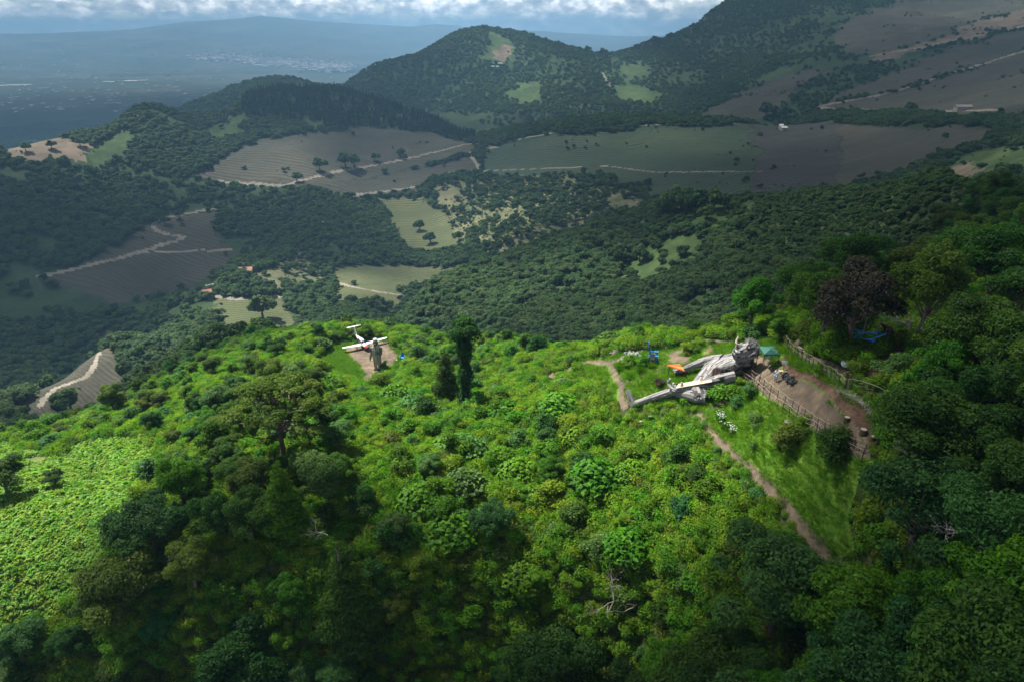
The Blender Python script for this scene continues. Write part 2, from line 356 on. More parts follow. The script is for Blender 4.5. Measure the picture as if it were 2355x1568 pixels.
FAR_POLYS = [
 (DRYF, [(585,322),(700,303),(850,300),(1000,307),(1075,328),(1105,345),(1000,378),(850,402),(680,432),(560,425),(420,404),(500,365)], 600, 1500, 0.12, 7.0),
 (DRYF, [(660,432),(1000,380),(1080,358),(1110,395),(1005,408),(960,440),(880,450),(780,455),(740,440)], 600, 1500, -0.1, 7.0),
 (TEAF, [(1108,345),(1200,318),(1500,290),(1745,288),(1742,330),(1730,450),(1640,462),(1500,462),(1500,420),(1340,402),(1180,405),(1115,395)], 600, 1700, 0.0, 8.0),
 (DARKF, [(1745,288),(1930,286),(1930,438),(1840,447),(1730,452)], 600, 1700, 0.0, 7.0),
 (DRYF, [(1930,287),(2320,292),(2260,330),(2150,360),(2080,400),(2000,420),(1930,438)], 560, 1500, 0.2, 7.0),
 (DRYF, [(200,600),(330,520),(380,500),(520,480),(500,540),(530,578),(520,620),(400,682),(250,700),(150,660),(100,640)], 450, 1100, 0.25, 6.0),
 (GREENF, [(870,455),(980,445),(1010,480),(1100,540),(1070,567),(960,585),(930,560),(900,500)], 500, 1100, -0.35, 6.0),
 (GREENF, [(765,618),(950,612),(1105,608),(1060,632),(930,665),(922,712),(780,695)], 440, 900, 0.0, 5.0),
 (GREENF, [(490,690),(640,682),(684,745),(650,780),(525,780)], 400, 700, -0.05, 4.2),
 (DRYF, [(20,940),(150,850),(290,778),(275,850),(345,880),(330,945),(240,985),(130,990),(60,980)], 300, 500, 0.5, 3.2),
 (SOILF, [(0,345),(120,320),(225,318),(205,372),(100,378),(0,362)], 800, 1250, 0.3, 9.0),
 (MEADOW, [(230,320),(290,290),(330,300),(250,380),(200,390)], 700, 1250, 0, 9.0),
 (MEADOW, [(400,690),(470,640),(500,650),(470,680),(440,700)], 400, 800, 0, 9.0),
 (MEADOW, [(475,290),(560,262),(580,270),(560,310),(480,318)], 800, 1400, 0, 9.0),
 (DRYF, [(1880,246),(2050,218),(2200,168),(2354,122),(2500,90),(2500,300),(2320,288),(2100,258),(1930,256)], 850, 3000, 0.35, 10.0),
 (DRYF, [(1880,242),(1960,200),(2100,150),(2354,60),(2500,20),(2500,85),(2354,116),(2200,160),(2050,212)], 850, 4000, 0.35, 12.0),
 (DRYF, [(1930,60),(2060,-2),(2354,-30),(2500,-40),(2500,-10),(2250,48),(2160,86),(1990,128),(1900,112)], 1500, 5000, 0.35, 12.0),
 (SOILF, [(1990,130),(2160,88),(2250,50),(2354,20),(2500,-10),(2500,30),(2354,62),(2160,104),(2010,145)], 1200, 5000, 0.35, 12.0),
 (DRYF, [(1560,282),(1680,235),(1760,190),(1870,150),(1925,165),(1840,200),(1760,270)], 1200, 2600, 0.2, 9.0),
 (MEADOW, [(2140,402),(2250,350),(2354,335),(2420,330),(2420,380),(2300,400),(2200,430)], 300, 800, 0.2, 9.0),
 (SOILF, [(2145,400),(2230,375),(2280,385),(2180,420)], 300, 800, 0.2, 9.0),
 (MEADOW, [(1410,640),(1440,585),(1560,538),(1640,556),(1600,590),(1520,650),(1470,664)], 250, 480, 0, 9.0),
 (MEADOW, [(1640,470),(1680,480),(1660,540),(1590,545),(1600,500)], 250, 480, 0, 9.0),
 (MEADOW, [(1395,205),(1500,198),(1535,222),(1500,235),(1410,236)], 1200, 2500, 0, 9.0),
 (MEADOW, [(1420,150),(1470,140),(1500,165),(1440,185)], 1200, 2600, 0, 9.0),
 (MEADOW, [(1122,74),(1145,80),(1185,125),(1150,150),(1105,130)], 1700, 2500, 0, 9.0),
 (MEADOW, [(1165,190),(1220,200),(1240,235),(1180,240)], 1500, 2500, 0, 9.0),
 (SOILF, [(1140,108),(1175,112),(1165,140),(1135,135)], 1700, 2500, 0, 9.0),
 (SOILF, [(680,188),(720,196),(700,215),(670,200)], 1700, 2500, 0, 9.0),
 (BRUSH, [(1300,440),(1180,560),(1130,600),(1250,570),(1400,515),(1490,478),(1480,440),(1390,425)], 450, 1100, 0, 9.0),
 (BRUSH, [(560,640),(640,600),(700,560),(760,600),(740,660),(640,675)], 400, 800, 0, 9.0),
 (BRUSH, [(1180,405),(1340,402),(1300,440),(1180,560),(1130,600),(1090,560),(1020,480),(1000,420)], 500, 1100, 0, 9.0),
]
FAR_LINES = [
 ([(500,420),(600,427),(650,430),(700,415),(780,395),(900,375),(1000,352),(1080,330),(1150,342),(1110,342)], 600, 1500, 3.0),
 ([(1080,352),(1090,375),(1110,395),(1020,400),(990,425),(900,440),(780,455)], 600, 1500, 3.0),
 ([(1110,395),(1250,390),(1400,384),(1500,398),(1750,396)], 600, 1500, 1.6),
 ([(90,640),(250,602),(330,578),(430,548),(375,541),(345,528),(350,512),(400,500),(520,475)], 450, 1100, 2.6),
 ([(330,582),(420,582),(530,577)], 450, 1100, 1.8),
 ([(765,650),(850,670),(930,680)], 440, 900, 2.2),
 ([(475,682),(560,692),(660,681)], 400, 800, 2.4),
 ([(1110,338),(1200,320),(1300,302),(1450,290),(1700,285)], 800, 1500, 3.0),
 ([(1885,246),(2050,215),(2200,165),(2354,120),(2480,90)], 800, 3500, 5.0),
 ([(1885,250),(2100,258),(2290,255)], 800, 2500, 4.0),
 ([(2000,132),(2160,102),(2354,62)], 1200, 5000, 6.0),
 ([(90,935),(120,895),(200,868),(240,800)], 300, 520, 1.2),
 ([(1385,172),(1395,190),(1400,200)], 1200, 2500, 4.0),
]
CLS = np.zeros(GX.shape, np.int8); ROW = np.zeros(GX.shape, np.float32)
WX = GX + fbm(GX, GY, 6, 3, 70) * np.interp(np.hypot(GX, GY), [0, 60, 300, 1500], [0.35, 0.5, 3, 10]) + fbm(GX, GY, 75, 4, 72) * np.interp(np.hypot(GX, GY), [0, 250, 800, 2000], [0, 0, 14, 55])
WY = GY + fbm(GX, GY, 6, 3, 71) * np.interp(np.hypot(GX, GY), [0, 60, 300, 1500], [0.35, 0.5, 3, 10]) + fbm(GX, GY, 75, 4, 73) * np.interp(np.hypot(GX, GY), [0, 250, 800, 2000], [0, 0, 14, 55])
GD = np.hypot(GX, GY)
def fill(cls, poly, dmin, dmax, ang=0.0, sp=0.0):
    p = np.array(poly); x0, x1 = p[:,0].min()-5, p[:,0].max()+5; y0, y1 = p[:,1].min()-5, p[:,1].max()+5
    m = (GX > x0) & (GX < x1) & (GY > y0) & (GY < y1)
    idx = np.nonzero(m); ins = in_poly(WX[idx], WY[idx], poly)
    CLS[idx[0][ins], idx[1][ins]] = cls
    if sp:
        x = GX[idx][ins]; y = GY[idx][ins]
        ROW[idx[0][ins], idx[1][ins]] = (x*math.sin(ang) + y*math.cos(ang) + fbm(x, y, sp*9, 2, 5)*sp*1.4) / sp
def fill_line(cls, pts, w):
    x0, x1 = pts[:,0].min()-w-3, pts[:,0].max()+w+3; y0, y1 = pts[:,1].min()-w-3, pts[:,1].max()+w+3
    m = (GX > x0) & (GX < x1) & (GY > y0) & (GY < y1); idx = np.nonzero(m)
    x = GX[idx]; y = GY[idx]; q_ = np.interp(GD[idx], [0, 60, 200, 1000], [.12, .2, .5, 1.2]); x = x + fbm(x, y, 3, 2, 74)*q_; y = y + fbm(x, y, 3, 2, 75)*q_; best = np.full(len(x), 1e9)
    for i in range(len(pts)-1):
        a = pts[i]; b = pts[i+1]; ab = b - a; L2 = max(1e-9, (ab**2).sum())
        t = np.clip(((x-a[0])*ab[0] + (y-a[1])*ab[1]) / L2, 0, 1)
        best = np.minimum(best, np.hypot(x - a[0] - t*ab[0], y - a[1] - t*ab[1]))
    ins = best < w; CLS[idx[0][ins], idx[1][ins]] = cls
for c, p, a, b, ang, sp in FAR_POLYS: fill(c, ground_poly(p, a, b), a, b, ang, sp)
for p, a, b, w in FAR_LINES: fill_line(FROAD, ground_line(p, a, b), w*0.95)
for c, p, a, b in NEAR_POLYS: fill(c, ground_poly(p, a, b), a, b)
for c, p, w in NEAR_LINES: fill_line(c, ground_line(p, 40, 130), w)
# the road bank is a real step in the ground: the uphill side stands higher, fading out beyond it
def cls_at(x, y):
    ia, il = polar_idx(x, y); return CLS[np.round(ia).astype(int), np.round(il).astype(int)]
# ------------------------------------------------------------------ materials
def mat(name, rough=0.9, spec=0.2):
    m = bpy.data.materials.new(name); m.use_nodes = True
    b = m.node_tree.nodes['Principled BSDF']; b.inputs['Roughness'].default_value = rough; b.inputs['Specular IOR Level'].default_value = spec
    return m, m.node_tree.nodes, m.node_tree.links, b
def simple(name, c, rough=0.8, metal=0.0, vary=0.15, scale=8.0, spec=0.3, bump=0.0):
    m, N, L, b = mat(name, rough, spec); b.inputs['Metallic'].default_value = metal
    tc = N.new('ShaderNodeTexCoord'); n = N.new('ShaderNodeTexNoise'); n.inputs['Scale'].default_value = scale; n.inputs['Detail'].default_value = 4
    L.new(tc.outputs['Object'], n.inputs['Vector'])
    r = N.new('ShaderNodeValToRGB'); e = r.color_ramp.elements
    e[0].position = 0.3; e[0].color = (*[x*(1-vary) for x in c], 1); e[1].position = 0.7; e[1].color = (*[min(1, x*(1+vary)) for x in c], 1)
    L.new(n.outputs['Fac'], r.inputs['Fac']); L.new(r.outputs[0], b.inputs['Base Color'])
    if bump:
        bp = N.new('ShaderNodeBump'); bp.inputs['Strength'].default_value = bump; L.new(n.outputs['Fac'], bp.inputs['Height']); L.new(bp.outputs[0], b.inputs['Normal'])
    return m
def ground_mat(name, cols, scales, rowc=None, bump=0.3, bdist=0.3, far=False):
    """cols: dark, mid, light; two noises mixed; rows of plants follow the 'row' attribute"""
    m, N, L, b = mat(name, 0.95, 0.1)
    tc = N.new('ShaderNodeTexCoord')
    n1 = N.new('ShaderNodeTexNoise'); n1.inputs['Scale'].default_value = scales[0]; n1.inputs['Detail'].default_value = 6; n1.inputs['Roughness'].default_value = 0.65
    n2 = N.new('ShaderNodeTexNoise'); n2.inputs['Scale'].default_value = scales[1]; n2.inputs['Detail'].default_value = 5
    L.new(tc.outputs['Object'], n1.inputs['Vector']); L.new(tc.outputs['Object'], n2.inputs['Vector'])
    ad = N.new('ShaderNodeMath'); ad.operation = 'ADD'; L.new(n1.outputs['Fac'], ad.inputs[0]); L.new(n2.outputs['Fac'], ad.inputs[1])
    hf = N.new('ShaderNodeMath'); hf.operation = 'MULTIPLY'; hf.inputs[1].default_value = 0.5; L.new(ad.outputs[0], hf.inputs[0])
    r = N.new('ShaderNodeValToRGB'); L.new(hf.outputs[0], r.inputs['Fac']); e = r.color_ramp.elements
    e[0].position = 0.36; e[0].color = (*cols[0], 1); e[1].position = 0.64; e[1].color = (*cols[2], 1); k = e.new(0.5); k.color = (*cols[1], 1)
    csock = r.outputs[0]; hs = hf.outputs[0]
    if rowc:
        at_ = N.new('ShaderNodeAttribute'); at_.attribute_name = 'row'
        ml = N.new('ShaderNodeMath'); ml.operation = 'MULTIPLY'; ml.inputs[1].default_value = 2*math.pi; L.new(at_.outputs['Fac'], ml.inputs[0])
        sn = N.new('ShaderNodeMath'); sn.operation = 'SINE'; L.new(ml.outputs[0], sn.inputs[0])
        ns = N.new('ShaderNodeMath'); ns.operation = 'MULTIPLY_ADD'; ns.inputs[1].default_value = 5.0; ns.inputs[2].default_value = -2.5; L.new(n1.outputs['Fac'], ns.inputs[0])
        s2 = N.new('ShaderNodeMath'); s2.operation = 'ADD'; L.new(sn.outputs[0], s2.inputs[0]); L.new(ns.outputs[0], s2.inputs[1])
        mr = N.new('ShaderNodeMapRange'); mr.inputs['From Min'].default_value = -0.35; mr.inputs['From Max'].default_value = 0.75; L.new(s2.outputs[0], mr.inputs['Value'])
        mx = N.new('ShaderNodeMix'); mx.data_type = 'RGBA'; L.new(mr.outputs[0], mx.inputs['Factor']); L.new(r.outputs[0], mx.inputs['A']); mx.inputs['B'].default_value = (*rowc, 1)
        csock = mx.outputs['Result']; hs = mr.outputs[0]
    L.new(csock, b.inputs['Base Color'])
    bp = N.new('ShaderNodeBump'); bp.inputs['Strength'].default_value = bump; bp.inputs['Distance'].default_value = bdist
    L.new(hs, bp.inputs['Height']); L.new(bp.outputs[0], b.inputs['Normal'])
    return m
# ------------------------------------------------------------------ ground sheets, split by what covers them
na_, nr_ = GX.shape
VCO = np.stack([GX, GY, GZ], -1).reshape(-1, 3).astype(np.float32)
_i = np.arange((na_-1)*(nr_-1)); _a = _i // (nr_-1); _b = _i % (nr_-1)
QF = np.stack([_a*nr_+_b, (_a+1)*nr_+_b, (_a+1)*nr_+_b+1, _a*nr_+_b+1], 1)
FC = CLS.ravel()[QF[:,0]]
QD = GD.ravel()[QF[:,0]]
def mesh_np(name, v, f, smooth=True):
    me = bpy.data.meshes.new(name); v = np.asarray(v, np.float32); f = np.asarray(f, np.int32); k = f.shape[1]
    me.vertices.add(len(v)); me.vertices.foreach_set('co', v.ravel())
    me.loops.add(len(f)*k); me.loops.foreach_set('vertex_index', f.ravel())
    me.polygons.add(len(f)); me.polygons.foreach_set('loop_start', np.arange(len(f), dtype=np.int32)*k)
    if smooth: me.polygons.foreach_set('use_smooth', np.ones(len(f), bool))
    me.update(); return me
def tag(o, label=None, cat=None, group=None, kind=None):
    if label: o['label'] = label
    if cat: o['category'] = cat
    if group: o['group'] = group
    if kind: o['kind'] = kind
    return o
def sheet(name, mask, m, kind='structure', row=False):
    f = QF[mask]
    if len(f) == 0: return None
    used, inv = np.unique(f, return_inverse=True); f = inv.reshape(f.shape)
    me = mesh_np(name, VCO[used], f)
    if row:
        a = me.attributes.new('row', 'FLOAT', 'POINT'); a.data.foreach_set('value', ROW.ravel()[used])
    me.materials.append(m); o = bpy.data.objects.new(name, me); col.objects.link(o); o['kind'] = kind
    return o
M_soil = ground_mat('hill soil', [(.014,.022,.006),(.030,.046,.012),(.060,.062,.026)], (1.3, 0.25), bump=0.6, bdist=0.4)
M_hill = ground_mat('wooded hill ground', [(.017,.034,.014),(.028,.050,.020),(.046,.068,.028)], (0.05, 0.012), bump=0.9, bdist=6)
M_plain = ground_mat('plain ground', [(.012,.024,.016),(.032,.044,.030),(.085,.085,.062)], (0.006, 0.0016), bump=0.5, bdist=20)
M_dirt = ground_mat('trodden earth', [(.066,.052,.038),(.102,.080,.059),(.18,.138,.09)], (1.1, 0.22), bump=0.25, bdist=0.15)
M_bank = ground_mat('bare earth bank', [(.045,.028,.020),(.085,.052,.038),(.15,.10,.065)], (1.6, 0.35), bump=0.7, bdist=0.35)
M_grass = ground_mat('short grass', [(.040,.090,.010),(.070,.150,.014),(.125,.20,.028)], (2.5, 0.35), bump=0.5, bdist=0.12)
M_crop = ground_mat('crop soil', [(.05,.055,.02),(.08,.10,.03),(.12,.13,.05)], (2.0, 0.4), bump=0.5, bdist=0.2)
M_mead = ground_mat('meadow', [(.024,.043,.014),(.035,.062,.019),(.058,.085,.030)], (0.12, 0.03), bump=0.5, bdist=1.5)
M_dry = ground_mat('dry tilled field', [(.044,.041,.030),(.062,.057,.041),(.094,.084,.058)], (0.09, 0.012), rowc=(.046,.050,.038), bump=0.6, bdist=1.0)
M_dark = ground_mat('dark tilled field', [(.040,.039,.036),(.055,.053,.049),(.08,.074,.064)], (0.12, 0.02), rowc=(.028,.034,.032), bump=0.6, bdist=1.0)
M_tea = ground_mat('green planted field', [(.034,.050,.030),(.045,.066,.038),(.072,.086,.050)], (0.10, 0.010), rowc=(.026,.042,.024), bump=0.6, bdist=1.0)
M_gf = ground_mat('terraced field', [(.060,.072,.034),(.09,.10,.045),(.14,.135,.065)], (0.15, 0.02), rowc=(.052,.066,.030), bump=0.6, bdist=0.8)
M_sf = ground_mat('bare red soil', [(.085,.068,.048),(.12,.095,.068),(.16,.125,.09)], (0.08, 0.02), bump=0.4, bdist=1.0)
M_fr = ground_mat('farm road', [(.14,.125,.10),(.19,.17,.14),(.25,.225,.18)], (0.2, 0.05), bump=0.2, bdist=0.3)
M_brush = ground_mat('scrubby slope', [(.05,.06,.03),(.10,.105,.055),(.16,.15,.085)], (0.15, 0.03), bump=0.6, bdist=1.5)
def build_ground():
    T = (FC == TERR)
    sheet('ground', T & (QD <= 215), M_soil); sheet('hills', T & (QD > 215) & (QD <= 4800), M_hill); sheet('plain', T & (QD > 4800), M_plain)
    for nm, c, m, row in [('dirt_clearing', DIRT, M_dirt, 0), ('trail', TRAIL, M_dirt, 0), ('earth_bank', BANK, M_bank, 0), ('grass_slope', GRASS, M_grass, 0),
                          ('crop_soil', CROPS, M_crop, 0), ('dry_field', DRYF, M_dry, 1), ('dark_field', DARKF, M_dark, 1), ('planted_field', TEAF, M_tea, 1), ('terraced_field', GREENF, M_gf, 1),
                          ('red_soil_field', SOILF, M_sf, 0), ('meadow', MEADOW, M_mead, 0), ('farm_road', FROAD, M_fr, 0), ('scrub_slope', BRUSH, M_brush, 0)]:
        sheet(nm, FC == c, m, row=bool(row))
build_ground()
# ------------------------------------------------------------------ foliage
def leaf_mat(name, dark, mid, light, var=0.35, trans=0.35, rough=0.55):
    m = bpy.data.materials.new(name); m.use_nodes = True; N = m.node_tree.nodes; L = m.node_tree.links; N.clear()
    out = N.new('ShaderNodeOutputMaterial')
    at_ = N.new('ShaderNodeAttribute'); at_.attribute_name = 'tint'
    oi = N.new('ShaderNodeObjectInfo')
    f = N.new('ShaderNodeMath'); f.operation = 'MULTIPLY_ADD'; f.inputs[1].default_value = var; f.inputs[2].default_value = -var*0.5
    L.new(oi.outputs['Random'], f.inputs[0])
    s = N.new('ShaderNodeMath'); s.operation = 'ADD'; s.use_clamp = True; L.new(f.outputs[0], s.inputs[0]); L.new(at_.outputs['Fac'], s.inputs[1])
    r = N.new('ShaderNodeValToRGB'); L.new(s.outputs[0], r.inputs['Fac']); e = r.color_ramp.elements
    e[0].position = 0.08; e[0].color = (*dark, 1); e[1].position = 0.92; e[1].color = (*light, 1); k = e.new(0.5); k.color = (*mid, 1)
    # hue differs a little from plant to plant
    hs = N.new('ShaderNodeHueSaturation'); L.new(r.outputs[0], hs.inputs['Color'])
    mr = N.new('ShaderNodeMath'); mr.operation = 'MULTIPLY_ADD'; mr.inputs[1].default_value = 37.7; mr.inputs[2].default_value = 0; L.new(oi.outputs['Random'], mr.inputs[0])
    fr = N.new('ShaderNodeMath'); fr.operation = 'FRACT'; L.new(mr.outputs[0], fr.inputs[0])
    hh = N.new('ShaderNodeMapRange'); hh.inputs['To Min'].default_value = 0.478; hh.inputs['To Max'].default_value = 0.522; L.new(fr.outputs[0], hh.inputs['Value']); L.new(hh.outputs[0], hs.inputs['Hue'])
    d = N.new('ShaderNodeBsdfPrincipled'); d.inputs['Roughness'].default_value = rough; d.inputs['Specular IOR Level'].default_value = 0.12
    t = N.new('ShaderNodeBsdfTranslucent'); mx = N.new('ShaderNodeMixShader'); mx.inputs[0].default_value = trans
    tc = N.new('ShaderNodeMix'); tc.data_type = 'RGBA'; tc.blend_type = 'MULTIPLY'; tc.inputs['Factor'].default_value = 1; tc.inputs['B'].default_value = (1.25, 1.5, 0.5, 1)
    L.new(hs.outputs[0], tc.inputs['A'])
    L.new(hs.outputs[0], d.inputs['Base Color']); L.new(tc.outputs['Result'], t.inputs['Color'])
    L.new(d.outputs[0], mx.inputs[1]); L.new(t.outputs[0], mx.inputs[2]); L.new(mx.outputs[0], out.inputs[0])
    return m
ML = {
 'dark':   leaf_mat('dark broadleaf foliage', (.011,.040,.006), (.026,.078,.008), (.060,.135,.014)),
 'mid':    leaf_mat('green foliage', (.019,.066,.003), (.048,.138,.004), (.108,.230,.008)),
 'bright': leaf_mat('yellow green foliage', (.038,.094,.005), (.088,.185,.008), (.175,.270,.014), trans=0.42),
 'olive':  leaf_mat('olive foliage', (.024,.048,.006), (.052,.096,.009), (.110,.155,.016)),
 'pale':   leaf_mat('grey green foliage', (.026,.072,.014), (.056,.132,.026), (.11,.21,.048)),
 'blue':   leaf_mat('blue green foliage', (.013,.050,.013), (.030,.100,.022), (.068,.175,.036)),
 'rust':   leaf_mat('purplish foliage', (.024,.022,.016), (.044,.040,.028), (.100,.076,.054)),
 'crop':   leaf_mat('crop leaves', (.070,.155,.020), (.150,.285,.036), (.26,.39,.070), trans=0.45),
 'grass':  leaf_mat('grass blades', (.035,.105,.005), (.080,.190,.007), (.155,.27,.018), trans=0.4),
 'far':    leaf_mat('woodland canopy', (.027,.056,.021), (.046,.090,.030), (.078,.126,.042), var=0.45),
 'farp':   leaf_mat('pine woodland canopy', (.010,.026,.014), (.018,.040,.020), (.032,.058,.026), var=0.5),
}
M_bark = simple('bark', (.11,.085,.065), 0.95, scale=3.0, vary=0.4, bump=0.5)
M_bare = simple('bleached branches', (.34,.31,.27), 0.9, scale=3.0, vary=0.25)
def cards(centres, normals, size, g, aspect=1.5, tint=None, droop=0.0):
    """leaf shaped quads (rhombus) at centres; returns verts, faces, tint per vertex"""
    n = len(centres); normals = normals / (np.linalg.norm(normals, axis=1, keepdims=True) + 1e-9)
    rnd = g.normal(size=(n, 3)); t = np.cross(normals, rnd); t /= (np.linalg.norm(t, axis=1, keepdims=True) + 1e-9); b = np.cross(normals, t)
    s = size * g.uniform(0.6, 1.3, n)[:, None]
    L = t * s * aspect * 0.5; W = b * s * 0.42
    bend = normals * s * 0.16
    v = np.stack([centres - L - bend, centres + W + bend*0.3, centres + L - bend, centres - W + bend*0.3], 1)
    if droop: v[:, 2, 2] -= droop * s[:, 0]
    f = np.arange(n*4).reshape(n, 4)
    tt = np.repeat(g.uniform(0.15, 0.85, n) if tint is None else tint, 4)
    return v.reshape(-1, 3), f, tt
def blob_cards(blobs, n, size, g, up=0.35, spread=0.28, aspect=1.5, lo=-0.55, clump=0.5):
    """blobs: rows (x, y, z, rx, rz). leaves on the shells of the blobs, fewer underneath"""
    blobs = np.asarray(blobs, float); w = blobs[:, 3]**2; k = g.choice(len(blobs), n, p=w / w.sum()); B = blobs[k]
    d = g.normal(size=(n, 3)); d /= np.linalg.norm(d, axis=1, keepdims=True); d[:, 2] = np.where(d[:, 2] < lo, -d[:, 2], d[:, 2])
    # clumps on the shell: push radius in and out
    ph = np.sin(d[:, 0]*7 + B[:, 0]*3) * np.sin(d[:, 1]*7 + B[:, 1]*3 + 1) * np.sin(d[:, 2]*6 + B[:, 2]*2 + 2)
    rr = 1 - spread * g.random(n)**1.5 + 0.16 * ph
    c = np.stack([B[:, 0] + d[:, 0]*B[:, 3]*rr, B[:, 1] + d[:, 1]*B[:, 3]*rr, B[:, 2] + d[:, 2]*B[:, 4]*rr], 1)
    nn = d + g.normal(size=(n, 3))*0.55; nn[:, 2] += up
    bt = g.uniform(-0.16, 0.16, len(blobs))[k]
    tint = np.clip(0.48 + bt + clump*0.35*ph + g.normal(size=n)*0.13, 0.02, 0.98)
    return cards(c, nn, size, g, aspect, tint)
def merge(parts):
    V, F, T = [], [], []; o = 0
    for v, f, t in parts: V.append(v); F.append(f + o); T.append(t); o += len(v)
    return np.concatenate(V), np.concatenate(F), np.concatenate(T)
def leaf_mesh(name, parts, m):
    v, f, t = merge(parts) if isinstance(parts, list) else parts
    me = mesh_np(name, v, f, smooth=False)
    a = me.attributes.new('tint', 'FLOAT', 'POINT'); a.data.foreach_set('value', t.astype(np.float32)); me.materials.append(m); return me
def tube_np(pts, rad, seg=6):
    pts = np.asarray(pts, float); n = len(pts); V = []; F = []
    for i in range(n):
        d = pts[min(i+1, n-1)] - pts[max(i-1, 0)]; d /= np.linalg.norm(d) + 1e-9
        a = np.cross(d, [0.3, 0.1, 1.0] if abs(d[2]) < 0.9 else [1, 0, 0]); a /= np.linalg.norm(a) + 1e-9; b = np.cross(d, a)
        for k in range(seg):
            t = 2*math.pi*k/seg; V.append(pts[i] + rad[i]*(a*math.cos(t) + b*math.sin(t)))
    for i in range(n-1):
        for k in range(seg): F.append((i*seg+k, i*seg+(k+1) % seg, (i+1)*seg+(k+1) % seg, (i+1)*seg+k))
    return np.array(V), np.array(F)
def trunk_mesh(name, h, r, ends, g, m=None, roots=0.6):
    """tapered trunk with limbs that reach to the blob centres"""
    VV, FF = [], []; o = 0
    lean = g.normal(size=2)*h*0.03
    pts = [np.array([lean[0]*t*t, lean[1]*t*t, -roots + (h+roots)*t]) for t in np.linspace(0, 1, 6)]; rr = [r*(1.25 - 0.95*t) for t in np.linspace(0, 1, 6)]
    v, f = tube_np(pts, rr, 8); VV.append(v); FF.append(f + o); o += len(v)
    for e in ends:
        e = np.asarray(e, float); t0 = g.uniform(0.4, 0.85); s = pts[0]*(1-t0) + pts[-1]*t0; mid = (s+e)/2 + g.normal(size=3)*h*0.03; mid[2] -= abs(e[2]-s[2])*0.1
        q = [s, s*0.6+mid*0.4, mid, mid*0.4+e*0.6, e]; v, f = tube_np(q, [r*0.42, r*0.36, r*0.26, r*0.17, r*0.06], 5); VV.append(v); FF.append(f + o); o += len(v)
    me = mesh_np(name, np.concatenate(VV), np.concatenate(FF)); me.materials.append(m or M_bark); return me
def dome_blobs(g, n, Rx, Rz, z0, rb, top=1.0):
    out = [(0, 0, z0 + Rz*0.35, Rx*0.55, Rz*0.55)]
    for i in range(n):
        a = i*2.39996 + g.uniform(-.3, .3); t = (i + 0.5) / n; rad = Rx * math.sqrt(t) * g.uniform(0.42, 0.98)
        z = z0 + Rz * (top*max(0.04, 1 - (rad / Rx)**2)**0.5 * g.uniform(0.30, 1.05) - 0.10)
        r = rb * g.uniform(0.5, 1.35); out.append((rad*math.cos(a), rad*math.sin(a), z, r, r*g.uniform(0.62, 0.85)))
    return out
